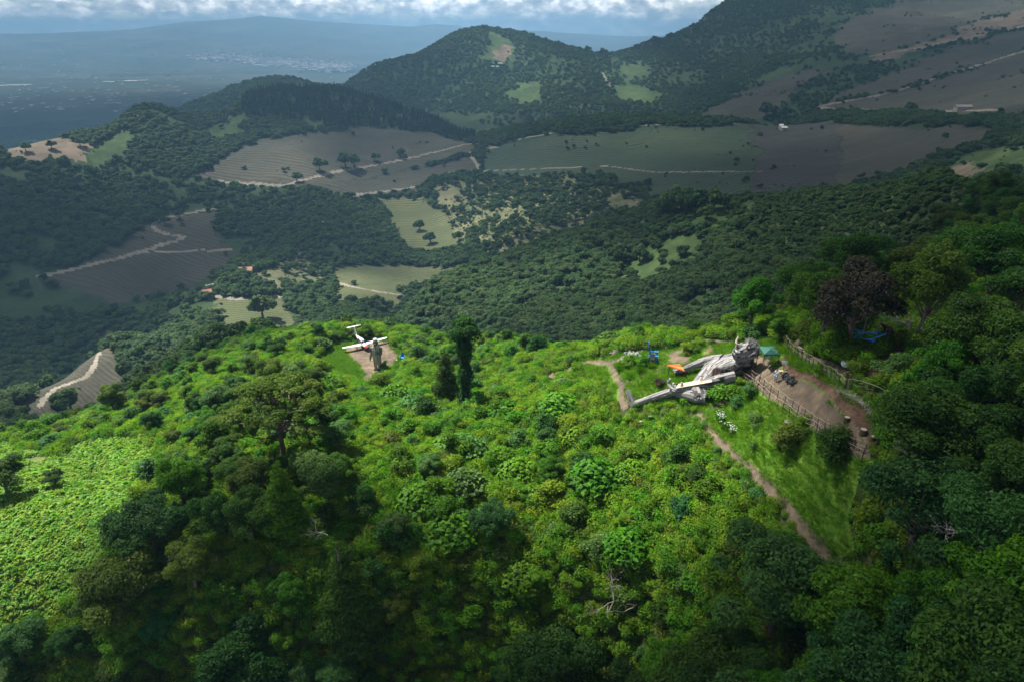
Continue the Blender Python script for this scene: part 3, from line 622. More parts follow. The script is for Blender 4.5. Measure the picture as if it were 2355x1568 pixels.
# ---- prototypes: (crown mesh, trunk mesh or None)
PROTO = {}
def make_protos():
    def tree(key, seed, m, R_, H_, zc, n_bl, rb, n, size, tr=0.28, **kw):
        g = np.random.default_rng(seed); bl = dome_blobs(g, n_bl, R_, H_, zc, rb)
        cm = leaf_mesh('crown', blob_cards(bl, n, size, g, spread=0.75, clump=0.55, up=0.75, **kw), m)
        tm = trunk_mesh('trunk', zc + H_*0.45, tr, [b[:3] for b in bl[1:]], g)
        PROTO[key] = (cm, tm)
    # near broadleaf trees, about 9 m tall
    for i, mk in enumerate(('dark', 'mid', 'dark', 'mid', 'olive', 'blue', 'pale', 'bright')):
        tree('broad%d' % i, 10+i, ML[mk], 3.6+0.4*(i % 3), 4.6+0.5*(i % 2), 3.2, 17+3*(i % 3), 1.2, 24000, 0.165)
    # rounded shrubs about 1.5 m
    for i, mk in enumerate(('mid', 'bright', 'dark', 'mid', 'pale', 'bright', 'blue', 'olive')):
        g = np.random.default_rng(40+i); bl = dome_blobs(g, 11, 1.05, 1.25, 0.2, 0.42)
        cm = leaf_mesh('foliage', blob_cards(bl, 4200, 0.09, g, spread=1.15, up=0.85, clump=.35), ML[mk])
        tm = trunk_mesh('stem', 0.7, 0.06, [b[:3] for b in bl[1:]], g, roots=0.3); PROTO['shrub%d' % i] = (cm, tm)
    # flat topped pine with separate pads of needles
    g = np.random.default_rng(60)
    bl = []
    for i in range(34):
        a = i*2.39996; t = (i+.5)/34; rad = 6.2*math.sqrt(t); bl.append((rad*math.cos(a), rad*math.sin(a), 8.6 + 3.2*(1-t) + g.uniform(-.7, .7) - (1.8 if g.random() < .3 else 0), g.uniform(.9, 1.45), g.uniform(.3, .5)))
    PROTO['pine_flat'] = (leaf_mesh('crown', blob_cards(bl, 15000, 0.24, g, up=0.7, aspect=1.8), ML['olive']), trunk_mesh('trunk', 10.4, 0.34, [b[:3] for b in bl], g))
    # tall conifer like tree
    for i in range(2):
        g = np.random.default_rng(62+i); bl = []
        for k in range(26):
            t = k/25; rad = (1-t)**0.8*2.6 + 0.35; a = k*2.4; bl.append((rad*.55*math.cos(a), rad*.55*math.sin(a), 2.2 + 10*t, rad*.6, rad*.42))
        PROTO['tall%d' % i] = (leaf_mesh('crown', blob_cards(bl, 20000, 0.17, g), ML['dark' if i else 'mid']), trunk_mesh('trunk', 12, 0.3, [], g))
    # vine covered column
    g = np.random.default_rng(66); bl = [(g.uniform(-.25,.25), g.uniform(-.25,.25), z, 0.85 + 0.25*math.sin(z*1.7), 0.9) for z in np.arange(0.4, 9.6, .6)] + [(1.1*math.cos(a), 1.1*math.sin(a), 10.6 + .6*math.sin(2*a), 1.1, .8) for a in np.arange(0, 6, 1.1)] + [(.2,0,11.6,1.2,.8)]
    PROTO['column'] = (leaf_mesh('crown', blob_cards(bl, 18000, 0.15, g), ML['dark']), trunk_mesh('trunk', 10.5, 0.3, [(1,0,10.6),(-1,0.3,10.8),(0,1,10.5)], g))
    # upright weeds, big leaved plants, grass tufts, crop plants
    def weed(seed, m, n, h, r, size, asp):
        g = np.random.default_rng(seed); z = g.random(n)**0.8*h; a = g.random(n)*6.283; rr = r*g.random(n)**.5*(0.5 + .5*np.sin(z/h*2.6)); c = np.stack([rr*np.cos(a), rr*np.sin(a), z], 1)
        nn = np.stack([np.cos(a)*.6, np.sin(a)*.6, np.full(n, .8)], 1) + g.normal(size=(n, 3))*.4
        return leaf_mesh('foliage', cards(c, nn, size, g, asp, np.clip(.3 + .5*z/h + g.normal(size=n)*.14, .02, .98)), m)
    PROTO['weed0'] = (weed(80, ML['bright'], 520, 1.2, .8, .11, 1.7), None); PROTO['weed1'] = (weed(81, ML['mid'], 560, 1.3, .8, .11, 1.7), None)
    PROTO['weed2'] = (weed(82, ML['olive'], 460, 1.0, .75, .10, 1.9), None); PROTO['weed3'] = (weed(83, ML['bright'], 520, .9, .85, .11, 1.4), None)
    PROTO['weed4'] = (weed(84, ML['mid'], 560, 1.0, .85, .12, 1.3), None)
    def bigleaf(seed, m, n, r, h, size):
        g = np.random.default_rng(seed); a = g.random(n)*6.283; rr = r*g.random(n)**.5; z = h*(1-.55*(rr/r)**2)*g.uniform(.75, 1.05, n); c = np.stack([rr*np.cos(a), rr*np.sin(a), z], 1)
        nn = np.stack([np.cos(a)*.35, np.sin(a)*.35, np.ones(n)], 1) + g.normal(size=(n, 3))*.35
        return leaf_mesh('foliage', cards(c, nn, size, g, 1.15, np.clip(.5 + g.normal(size=n)*.2, .02, .98)), m)
    for i, mk in enumerate(('pale', 'blue', 'mid')):
        g = np.random.default_rng(90+i); PROTO['bigleaf%d' % i] = (bigleaf(90+i, ML[mk], 520, 1.5, 1.6, .27), trunk_mesh('stem', 1.1, .05, [(.8,.2,1.2),(-.7,.5,1.2),(0,-.8,1.2),(.1,.1,1.5)], g, roots=.3))
    PROTO['crop0'] = (bigleaf(95, ML['crop'], 46, .5, .55, .30), None); PROTO['crop1'] = (bigleaf(96, ML['crop'], 60, .55, .7, .27), None)
    PROTO['crop2'] = (bigleaf(97, ML['bright'], 60, .55, .7, .24), None)
    def tuft(seed, m, n, h, r, wd):
        g = np.random.default_rng(seed); a = g.random(n)*6.283; rr = r*g.random(n)**.5; x = rr*np.cos(a); y = rr*np.sin(a); hh = h*g.uniform(.5, 1.1, n); lx = x*g.uniform(.3, 1.1, n) + g.normal(size=n)*h*.15; ly = y*g.uniform(.3, 1.1, n) + g.normal(size=n)*h*.15
        b = g.random(n)*6.283; wx = np.cos(b)*wd; wy = np.sin(b)*wd
        v = np.stack([np.stack([x-wx, y-wy, -.02+0*x], 1), np.stack([x+wx, y+wy, -.02+0*x], 1), np.stack([x+lx+wx*.2, y+ly+wy*.2, hh], 1), np.stack([x+lx-wx*.2, y+ly-wy*.2, hh], 1)], 1)
        return leaf_mesh('grass', (v.reshape(-1, 3), np.arange(n*4).reshape(n, 4), np.repeat(g.uniform(.1, .9, n), 4)), m)
    PROTO['tuft0'] = (tuft(100, ML['grass'], 90, .16, .45, .02), None); PROTO['tuft1'] = (tuft(101, ML['grass'], 80, .28, .4, .022), None)
    PROTO['clump'] = (tuft(102, ML['mid'], 220, 1.0, .32, .03), None)
    # canopy crowns for woods a few hundred metres off: coarser leaves
    for i in range(4):
        g = np.random.default_rng(110+i); bl = dome_blobs(g, 9, 3.7, 3.6, 1.2, 1.5); PROTO['canopy%d' % i] = (leaf_mesh('canopy', blob_cards(bl, 2600, .58, g, clump=.4, up=.7, spread=.6), ML['far']), None)
    for i in range(2):
        g = np.random.default_rng(120+i); bl = dome_blobs(g, 6, 4.2, 3.6, 1.2, 1.9); PROTO['farcanopy%d' % i] = (leaf_mesh('canopy', blob_cards(bl, 480, 1.35, g, clump=.4, up=.7, spread=.5), ML['far']), None)
    g = np.random.default_rng(130); bl = [(0, 0, z, (1-z/15)*2.4+.3, 1.1) for z in np.arange(1.5, 14, 1.5)]
    PROTO['farpine'] = (leaf_mesh('canopy', blob_cards(bl, 420, 1.1, g), ML['farp']), None)
    g = np.random.default_rng(131); bl = dome_blobs(g, 4, 1.3, 1.3, .2, .7); PROTO['scrub'] = (leaf_mesh('scrub', blob_cards(bl, 170, .55, g), ML['pale']), None)
make_protos()
# ---- individual plants: copies of the prototypes, each with its own crown and stem
def plant(key, name, x, y, s, rz=None, z=None, label=None, cat='tree', group=None, sz=None, tilt=0.0, m=None):
    cm, tm = PROTO[key]; z = float(H(x, y)) if z is None else z
    rz = random.uniform(0, 6.283) if rz is None else rz
    e = bpy.data.objects.new(name, None); col.objects.link(e); e.location = (x, y, z - 0.05*s); e.rotation_euler = (tilt, 0, rz); e.scale = (s, s, sz or s); e.empty_display_size = 0.2
    tag(e, label, cat, group)
    cn = cm.name.split('.')[0]
    if m:
        k = cm.name + m.name
        if k not in RECOL: RECOL[k] = cm.copy(); RECOL[k].materials[0] = m
        cm = RECOL[k]
    c = bpy.data.objects.new(cn, cm); col.objects.link(c); c.parent = e
    if tm:
        t = bpy.data.objects.new('trunk' if cat == 'tree' else 'stem', tm); col.objects.link(t); t.parent = e
    return e
RECOL = {}
# ---- stuff: points that carry prototypes
def scatter(name, keys, pts, scl, rng_, zoff=0.0, sz=(0.8, 1.2), lean=0.12, label=None):
    n = len(pts)
    if n == 0: return None
    me = bpy.data.meshes.new(name); me.vertices.add(n)
    co = np.array(pts, np.float32); co[:, 2] += zoff; me.vertices.foreach_set('co', co.ravel())
    a = me.attributes.new('rot', 'FLOAT_VECTOR', 'POINT'); r = np.stack([rng_.normal(size=n)*lean, rng_.normal(size=n)*lean, rng_.random(n)*6.283], 1).astype(np.float32); a.data.foreach_set('vector', r.ravel())
    a = me.attributes.new('scl', 'FLOAT_VECTOR', 'POINT'); s = np.asarray(scl, float); q = np.stack([s, s, s*rng_.uniform(sz[0], sz[1], n)], 1).astype(np.float32); a.data.foreach_set('vector', q.ravel())
    a = me.attributes.new('pick', 'INT', 'POINT'); a.data.foreach_set('value', rng_.integers(0, len(keys), n).astype(np.int32))
    o = bpy.data.objects.new(name, me); col.objects.link(o)
    c = bpy.data.collections.new(name + ' kinds')
    for k, key in enumerate(keys):
        p = bpy.data.objects.new('%02d %s' % (k, key), PROTO[key][0]); c.objects.link(p)
    ng = bpy.data.node_groups.new(name, 'GeometryNodeTree')
    ng.interface.new_socket('Geometry', in_out='INPUT', socket_type='NodeSocketGeometry'); ng.interface.new_socket('Geometry', in_out='OUTPUT', socket_type='NodeSocketGeometry')
    N = ng.nodes; L = ng.links
    gi = N.new('NodeGroupInput'); go = N.new('NodeGroupOutput'); mp = N.new('GeometryNodeMeshToPoints'); iop = N.new('GeometryNodeInstanceOnPoints')
    ci = N.new('GeometryNodeCollectionInfo'); ci.inputs['Collection'].default_value = c; ci.inputs['Separate Children'].default_value = True; ci.inputs['Reset Children'].default_value = True
    def na(nm, ty):
        x = N.new('GeometryNodeInputNamedAttribute'); x.data_type = ty; x.inputs['Name'].default_value = nm; return x.outputs['Attribute']
    L.new(gi.outputs[0], mp.inputs['Mesh']); L.new(mp.outputs[0], iop.inputs['Points']); L.new(ci.outputs[0], iop.inputs['Instance'])
    iop.inputs['Pick Instance'].default_value = True
    L.new(na('pick', 'INT'), iop.inputs['Instance Index']); L.new(na('rot', 'FLOAT_VECTOR'), iop.inputs['Rotation']); L.new(na('scl', 'FLOAT_VECTOR'), iop.inputs['Scale'])
    L.new(iop.outputs[0], go.inputs[0])
    md = o.modifiers.new('scatter', 'NODES'); md.node_group = ng
    o['kind'] = 'stuff'
    if label: o['label'] = label
    return o
def sample(dmin, dmax, spacing, g, az=(-0.80, 0.80), margin=60, occl=0.02):
    """jittered points over the ground between two distances, kept where the camera side could see them; spacing in metres"""
    X, Y = [], []
    x1 = dmax*math.sin(max(abs(az[0]), abs(az[1])))
    xs = np.arange(-x1, x1, spacing); ys = np.arange(dmin*0.6, dmax, spacing)
    if len(xs)*len(ys) > 9e6: xs, ys = xs[::2], ys[::2]
    A, B = np.meshgrid(xs, ys); A = A.ravel() + g.uniform(-.45, .45, A.size)*spacing; B = B.ravel() + g.uniform(-.45, .45, B.size)*spacing
    d = np.hypot(A, B); a = np.arctan2(A, B); k = (d > dmin) & (d < dmax) & (a > az[0]) & (a < az[1]); A, B, d = A[k], B[k], d[k]
    Z = H(A, B); u, v = project(A, B, Z); k = (u > -margin) & (u < 2354+margin) & (v > -120) & (v < 1568 + margin*2.5)
    A, B, Z, d, u, v = A[k], B[k], Z[k], d[k], u[k], v[k]
    if occl is not None:     # visible to the camera, with slack so that a step to the side still finds them
        ia, il = polar_idx(A, B); i = np.round(ia).astype(int); j = np.round(il).astype(int)
        k = ((Z - CAMZ) / d + occl) >= HORZ[i, j]
        A, B, Z = A[k], B[k], Z[k]
    return A, B, Z
HORZ = np.maximum.accumulate(np.where(np.exp(LD)[None,:] > 25, _TE, -9), axis=1)
# ------------------------------------------------------------------ vegetation cover
g0 = np.random.default_rng(5)
def ok(A, B, allowed):
    c = cls_at(A, B); return np.isin(c, allowed)
SC = 1.0
# far mountains and hills
def far_woods():
    g = np.random.default_rng(21)
    A, B, Z = sample(1350, 4200, 9.5, g, occl=0.012)
    d = np.hypot(A, B); k = ok(A, B, [TERR]); dens = fbm(A, B, 160, 4, 90); k &= (dens + g.uniform(-.35, .35, len(A)) > -0.22)
    A, B, Z = A[k], B[k], Z[k]
    print('far woods', len(A))
    scatter('distant_woodland', ['farcanopy0', 'farcanopy1', 'canopy1'], np.stack([A, B, Z], 1), g.uniform(.8, 1.6, len(A)), g, label='dark tree cover on the far hill and mountain')
    # mid slopes
    A, B, Z = sample(330, 1350, 4.9, g, occl=0.02)
    d = np.hypot(A, B); u, v = project(A, B, Z)
    k = ok(A, B, [TERR]); right = (d < 470) & (A > -80)
    u_pine = (u > 560) & (u < 1090) & (v < 330) & (d > 1120)
    dens = fbm(A, B, 60, 4, 91); k &= (dens + g.uniform(-.3, .3, len(A)) > -0.26)
    m = k & ~u_pine & ~right
    print('mid woods', m.sum())
    scatter('valley_woodland', ['canopy0', 'canopy1', 'canopy2', 'canopy3', 'farcanopy0'], np.stack([A, B, Z], 1)[m], g.uniform(.7, 1.4, m.sum()), g, label='dense woodland filling the valley slopes between the fields')
    m2 = k & u_pine
    scatter('pine_woodland', ['farpine', 'farpine', 'canopy2'], np.stack([A, B, Z], 1)[m2], g.uniform(.7, 1.15, m2.sum()), g, label='dark pine wood on top of the middle ridge')
    A, B, Z = sample(300, 3200, 9.0, g, occl=0.02); k = ok(A, B, [DRYF, DARKF, TEAF, GREENF, SOILF]) & (fbm(A, B, 45, 4, 97) + g.random(len(A))*.9 > 1.08)
    edge = ok(A, B, [DRYF, DARKF, TEAF, GREENF, SOILF]) & ~(ok(A+9, B, [DRYF, DARKF, TEAF, GREENF, SOILF, FROAD]) & ok(A-9, B, [DRYF, DARKF, TEAF, GREENF, SOILF, FROAD]) & ok(A, B+12, [DRYF, DARKF, TEAF, GREENF, SOILF, FROAD])) & (g.random(len(A)) < .16)
    k = k | edge
    scatter('hedgerow', ['scrub', 'canopy3', 'scrub', 'canopy1'], np.stack([A, B, Z], 1)[k], g.uniform(.35, 1.0, k.sum()), g, label='scattered bushes and small trees in and round the fields')
    # scrub on the pale slopes
    A, B, Z = sample(420, 1300, 3.6, g, occl=0.02); k = ok(A, B, [BRUSH]) | (ok(A, B, [MEADOW]) & (g.random(len(A)) < .05)); k &= fbm(A, B, 40, 3, 94) + g.uniform(-.4, .4, len(A)) > -.1
    scatter('scrub', ['scrub', 'scrub', 'canopy3'], np.stack([A, B, Z], 1)[k], g.uniform(.5, 1.4, k.sum())*.9, g, label='pale scrub on the stony slope between the woods')
    # the near spur on the right
    A, B, Z = sample(172, 470, 2.5, g, occl=0.05); k = ok(A, B, [TERR]); u, v = project(A, B, Z)
    dens = fbm(A, B, 28, 4, 95); thick = (v > 600 + (u-1000)*-.0) | (u < 1250)
    k &= (dens + g.uniform(-.25, .25, len(A)) > -0.42)
    k |= (ok(A, B, [MEADOW]) & (g.random(len(A)) < .06))
    s = np.where(fbm(A, B, 60, 3, 96) + (v - 610)/200 > 0.0, g.uniform(.55, 1.15, len(A)), g.uniform(.25, .6, len(A)))
    print('spur', k.sum())
    scatter('spur_woodland', ['canopy0', 'canopy1', 'canopy2', 'canopy3'], np.stack([A, B, Z], 1)[k], s[k], g, label='woodland and bushes covering the shaded spur behind the giant')
far_woods()
def low_front(A, B, reach=5.0):
    """plants on the viewer's side of a lawn or path stay low there"""
    d = np.hypot(A, B); r = np.zeros(len(A), bool)
    for k in (1.2, 2.6, reach*.8, reach): c = cls_at(A*(1+k/d), B*(1+k/d)); r |= np.isin(c, [GRASS, DIRT, TRAIL])
    return r
def near_cover():
    g = np.random.default_rng(31)
    A, B, Z = sample(24, 215, 0.66, g, occl=0.25, margin=120)
    c = cls_at(A, B); d = np.hypot(A, B)
    sp = fbm(A, B, 9, 3, 60); k = (c == TERR) & (g.random(len(A)) < np.interp(d, [0, 90, 215], [0.9, .85, .5]))
    pts = np.stack([A, B, Z], 1)
    warm = sp > 0.02; low = low_front(A, B, 2.5)
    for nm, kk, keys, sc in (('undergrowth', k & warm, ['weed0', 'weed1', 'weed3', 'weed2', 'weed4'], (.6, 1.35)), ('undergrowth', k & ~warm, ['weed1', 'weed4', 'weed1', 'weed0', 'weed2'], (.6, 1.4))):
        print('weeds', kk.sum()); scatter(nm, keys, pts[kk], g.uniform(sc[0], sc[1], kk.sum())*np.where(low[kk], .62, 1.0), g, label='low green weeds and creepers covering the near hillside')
    # shrub layer as cover between the countable ones
    A, B, Z = sample(30, 200, 2.2, g, occl=0.2, margin=120); c = cls_at(A, B); k = (c == TERR); dn = fbm(A, B, 16, 4, 61); u, v = project(A, B, Z)
    left = u < 1150 + (v - 800)*-.3
    k &= (dn + g.uniform(-.3, .3, len(A)) + np.where(left, .25, -.22) + np.where(v > 1250, .25, 0) > 0.0)
    low = low_front(A, B, 5.0); k &= ~(low & (g.random(len(A)) < .55)); low = low[k]; pts = np.stack([A, B, Z], 1)[k]; print('shrub cover', k.sum())
    kinds = ['shrub%d' % i for i in range(8)] + ['bigleaf0', 'bigleaf2', 'shrub1', 'shrub0', 'shrub3', 'shrub0', 'shrub1', 'shrub5', 'shrub3', 'shrub7']
    lf = u[k] < 900
    for part, kk in (('left', lf), ('right', ~lf)): scatter('thicket', kinds if part == 'right' else ['shrub0', 'shrub2', 'shrub3', 'shrub6', 'shrub7', 'shrub1', 'shrub0', 'shrub3', 'shrub4'], pts[kk], (np.exp(g.normal(size=k.sum())*.42 - .08).clip(.35, 2.2)*np.where(low, .5, 1.0))[kk], g, label='tangled green thicket over the near slope')
    # crops
    A, B, Z = sample(40, 175, 0.62, g, occl=0.2, margin=120); c = cls_at(A, B); k = (c == CROPS) & (fbm(A, B, 5, 3, 62) > -.42); print('crops', k.sum())
    scatter('crop_plants', ['crop0', 'crop1', 'crop0', 'crop1', 'crop0', 'crop2'], np.stack([A, B, Z], 1)[k], g.uniform(.7, 1.3, k.sum()), g, label='bright broad leaved crop covering the slope on the left')
    # lawn
    A, B, Z = sample(40, 175, 0.36, g, occl=0.2); c = cls_at(A, B); k = (c == GRASS) & (fbm(A, B, 3, 3, 63) > -.75); print('grass', k.sum())
    scatter('grass', ['tuft0', 'tuft0', 'tuft1'], np.stack([A, B, Z], 1)[k], g.uniform(.7, 1.3, k.sum()), g, label='short bright grass round the sculptures and paths')
near_cover()
# ------------------------------------------------------------------ unseen cloud layer added to shade the ground; gaps shaped to place the sun
CLZ = 1250.0
LIT = [ # (u, v, dmin, metres along x, metres along y, strength)
 (1000,880,60,46,34,1),(820,820,60,40,34,1),(600,860,60,40,36,1),(380,920,60,40,36,1),(1250,980,60,26,18,1),(1480,870,60,20,16,1),(1680,850,50,15,12,1),(1790,930,50,10,8,1),
 (700,1130,60,14,10,.75),(560,1250,50,13,9,.7),(350,1350,40,11,8,.5),(620,1380,40,11,8,.5),(950,1400,40,11,7,.55),(1250,1400,40,11,6,.6),(760,960,60,20,12,.9),(180,1100,60,34,26,1),(60,1230,50,24,18,1),(20,1400,50,15,11,.95),(480,1030,60,22,15,.9),(950,1050,50,22,13,.95),(1300,1120,50,19,10,.95),(1550,1050,50,14,9,.95),(1740,1060,50,10,7,.95),(1300,1280,40,14,7,.75),(1000,1260,40,14,7,.7),(1860,1120,40,9,8,.95),(1800,1000,40,9,7,.95),(1700,740,70,14,10,.7),(200,1400,40,12,8,.5),(1450,760,70,22,16,.8),
 (660,360,700,130,80,.55),(560,400,700,80,45,.4),(960,500,500,80,80,.5),(1060,560,500,70,70,.7),(860,650,420,80,60,.6),(600,730,380,70,55,.6),(700,650,420,80,60,.75),(480,760,350,60,50,.6),(200,880,300,55,50,.9),(330,880,330,50,50,.8),
 (1180,470,600,90,90,.7),(380,810,300,90,70,.8),(520,700,400,80,60,.5),(1000,700,300,70,60,.8),(1150,680,250,65,50,.6),(1480,600,250,60,40,.38),(1300,650,250,60,40,.3),
 (1150,110,1600,170,150,.8),(1080,220,1500,150,150,.4),(1450,215,1300,110,120,1),(1440,150,1500,130,100,.7),(1250,240,1400,130,120,.5),(1190,130,1700,120,160,.9),(1180,200,1600,110,110,.7),(1700,150,1600,140,140,.25),(2230,30,1500,260,160,.5),(60,340,800,90,60,.6),(260,330,700,80,80,.65),(380,290,700,80,60,.3),(650,190,1500,120,100,.35),
 (1500,330,800,130,60,.25),(2280,360,300,50,40,.3),
]
DARK = [(2280,1250,30,22,26,1),(2354,900,40,24,22,1),(2354,650,60,34,34,1),(1900,1520,25,22,15,1),(700,1500,30,22,14,.9),(1300,1560,25,20,9,.8),(2100,620,100,60,60,.7),(1750,400,600,260,200,.55),(2200,150,1300,500,400,.4),(0,560,600,260,160,.6),(700,600,600,80,100,.3)]  # spots where the added layer is thickened to deepen the shade
def build_shade_clouds():
    def axis(c, fine, span, far):
        a = [0.0]; s = fine
        while a[-1] < far:
            if a[-1] > span: s *= 1.12
            a.append(a[-1] + s)
        a = np.array(a); return np.concatenate([-a[::-1][:-1], a]) + c
    sx = -SUN_DIR.x / SUN_DIR.z; sy = -SUN_DIR.y / SUN_DIR.z      # ground shift per metre of descent
    cx, cyy = -sx * (CLZ - 50), 90 - sy * (CLZ - 50)
    xs = axis(cx, 9.0 if not QUICK else 14.0, 330, 13000); ys = axis(cyy, 9.0 if not QUICK else 14.0, 330, 14500)
    X, Y = np.meshgrid(xs, ys, indexing='ij'); px = X + sx*CLZ; py = Y + sy*CLZ
    for _ in range(8):
        z = H(px, np.maximum(py, 5.0)); px = X + sx*(CLZ - z); py = Y + sy*(CLZ - z)
    lit = np.zeros(X.shape)
    for u, v, dm, rx, ry, st in LIT:
        q = hit(u, v, dm); r2 = ((px-q[0]) / rx)**2 + ((py-q[1]) / ry)**2
        w = st * np.exp(-(r2**1.5) * 0.7)
        lit = 1 - (1-lit)*(1-w)
    D = np.hypot(px, py)
    dark = np.zeros(X.shape)
    for u, v, dm, rx, ry, st in DARK:
        q = hit(u, v, dm); dark = np.maximum(dark, st*np.exp(-(((px-q[0])/rx)**2 + ((py-q[1])/ry)**2)**1.5*.7))
    n = fbm(px, py, 90, 4, 200)
    nf = fbm(px, py, 2600, 5, 210)
    dens = (0.56 + 0.44*dark) * (1 - lit)  # wanted sun and shade pattern put into the layer's opacity
    dens = np.where(D > 3600, np.clip((0.62 + nf*1.3) * (1 - sstep(D, 4500, 7500)), 0.0, 1), np.clip(dens + n*0.10*(lit < .5), 0, 1))
    dens = np.where(D < 260, np.clip(dens + fbm(px, py, 22, 3, 205)*.22*(lit < .8), 0, 1), dens)
    nx, ny = X.shape; i = np.arange((nx-1)*(ny-1)); a = i // (ny-1); b = i % (ny-1)
    f = np.stack([a*ny+b, (a+1)*ny+b, (a+1)*ny+b+1, a*ny+b+1], 1)
    bump = fbm(X, Y, 400, 5, 220)
    low = np.stack([X, Y, CLZ - 10 - 30*dens - 14*bump*dens], -1).reshape(-1, 3); top = np.stack([X, Y, CLZ + 10 + 110*dens + 90*bump*dens], -1).reshape(-1, 3)
    v = np.concatenate([low, top]); f = np.concatenate([f[:, ::-1], f + len(low)])
    me = mesh_np('shade_cloud_layer', v, f); dd = np.concatenate([dens.ravel()]*2)
    at_ = me.attributes.new('cover', 'FLOAT', 'POINT'); at_.data.foreach_set('value', dd.astype(np.float32))
    m = bpy.data.materials.new('cloud'); m.use_nodes = True; N = m.node_tree.nodes; L = m.node_tree.links; N.clear()
    out = N.new('ShaderNodeOutputMaterial'); at2 = N.new('ShaderNodeAttribute'); at2.attribute_name = 'cover'
    mr = N.new('ShaderNodeMapRange'); mr.inputs['To Max'].default_value = 0.88; L.new(at2.outputs['Fac'], mr.inputs['Value'])
    tr = N.new('ShaderNodeBsdfTransparent'); di = N.new('ShaderNodeBsdfDiffuse'); di.inputs[0].default_value = (.5, .5, .52, 1)
    tl = N.new('ShaderNodeBsdfTranslucent'); tl.inputs[0].default_value = (.24, .27, .32, 1); m1 = N.new('ShaderNodeMixShader'); m1.inputs[0].default_value = .45; L.new(di.outputs[0], m1.inputs[1]); L.new(tl.outputs[0], m1.inputs[2])
    m2 = N.new('ShaderNodeMixShader'); L.new(mr.outputs[0], m2.inputs[0]); L.new(tr.outputs[0], m2.inputs[1]); L.new(m1.outputs[0], m2.inputs[2]); L.new(m2.outputs[0], out.inputs[0])
    me.materials.append(m); o = bpy.data.objects.new('shade_cloud_layer', me); col.objects.link(o); o['kind'] = 'stuff'; o['label'] = 'unseen cloud layer added and shaped to shade the hills'
build_shade_clouds()
HAZE = 1.7e-4
def build_haze():
    bm = bmesh.new(); bmesh.ops.create_cube(bm, size=1.0)
    z0, z1 = float(GZ.min()) - 1.5, float(GZ.max()) + 25; print('haze', z0, z1)
    for v in bm.verts: v.co = (v.co.x*44000, v.co.y*23000 + 10000, (z0+z1)/2 + v.co.z*(z1-z0))
    me = bpy.data.meshes.new('haze'); bm.to_mesh(me); o = bpy.data.objects.new('haze', me); col.objects.link(o); o['kind'] = 'stuff'; o['label'] = 'blue haze filling the air over the valley'
    m = bpy.data.materials.new('haze'); m.use_nodes = True; N = m.node_tree.nodes; L = m.node_tree.links; N.clear()
    out = N.new('ShaderNodeOutputMaterial'); p = N.new('ShaderNodeVolumePrincipled'); L.new(p.outputs[0], out.inputs['Volume'])
    p.inputs['Color'].default_value = (.29, .57, .90, 1); p.inputs['Density'].default_value = HAZE; p.inputs['Anisotropy'].default_value = 0.0
    me.materials.append(m)
build_haze()
# ------------------------------------------------------------------ trees one can tell apart
TAKEN = []
def base(u, v, dmin=22): return hit(u, v, dmin)
def T(key, u, v, s, label, m=None, group=None, sz=None, name=None, dmin=22, tilt=0.0, cat='tree'):
    q = base(u, v, dmin); TAKEN.append((q[0], q[1], s))
    return plant(key, name or {'pine_flat': 'pine_tree', 'column': 'vine_covered_tree'}.get(key, 'tree' if cat == 'tree' else 'shrub'), q[0], q[1], s, z=q[2], label=label, cat=cat, group=group, sz=sz*s if sz else None, tilt=tilt, m=ML[m] if m else None)
T('pine_flat', 655, 1060, .95, 'wide flat crowned green pine standing above the slope left of centre')
T('column', 1072, 935, 1.22, 'tall vine wrapped column of a tree with an olive tuft, between plane and giant')
T('tall0', 1026, 930, .82, 'drab olive tree crowding the left side of the vine wrapped column tree', m='olive')
T('broad5', 362, 1290, 1.05, 'dark blue green tree at the right edge of the bright crop slope')
T('broad4', 290, 1440, 1.15, 'rounded olive tree with a russet left shoulder below the crop slope')
T('broad6', 65, 1540, .8, 'grey green tree at the lower left corner beside the crop')
T('tall1', 815, 1500, 1.25, 'tall dark ragged tree rising left of the bottom centre')
T('tall0', 665, 1240, .85, 'slim upright green tree below the flat crowned pine')
T('broad6', 790, 1600, .8, 'pale grey green tree at the bottom edge under the tall ragged tree')
T('broad0', 560, 1620, 1.25, 'very dark spreading tree at the bottom edge left of the tall ragged tree')
T('broad2', 1290, 1650, 1.3, 'big dusky green tree at the bottom centre of the slope')
T('broad6', 1180, 1600, .8, 'smaller grey tree touching the left of the big dusky tree at the bottom centre', m='dark')
T('broad5', 1770, 1480, 1.3, 'large blue green maple like tree overhanging the lower end of the trail')
T('broad1', 1560, 1640, 1.1, 'green tree at the bottom edge between the two large shaded trees')
T('broad3', 1930, 1560, 1.2, 'green tree with pointed leaf clumps right of the trail end')
T('broad1', 2285, 1520, 1.0, 'rounded green tree standing out of the dark lower right corner')
T('broad6', 2240, 1330, .9, 'grey green thin crowned tree in the dark right side')
T('broad2', 2110, 1130, 1.05, 'dark tree that hides the near end of the fenced road')
T('broad5', 2085, 1290, 1.1, 'dark blue green tree at the right edge of the grass slope')
T('broad0', 2120, 1050, .9, 'dark tree right of the lower stump by the road bank')
T('broad0', 1945, 815, 1.12, 'huge purplish brown crowned tree above the upper fence', m='rust', sz=1.15)
T('broad2', 1885, 800, .95, 'dark green tree under the left side of the purplish tree', sz=1.2)
T('broad1', 1722, 770, .85, 'fresh green tree behind the clearing left of the purplish tree', sz=1.25)
T('broad7', 2105, 800, 1.0, 'yellow green tree right of the purplish tree', m='olive', sz=1.35)
T('broad4', 2225, 900, 1.05, 'dark tree with yellowish blossom tips near the blue frame')
T('broad3', 1790, 790, .42, 'small bright round tree behind the green canopy')
T('broad1', 1700, 762, .4, 'small leafy tree behind the giant head')
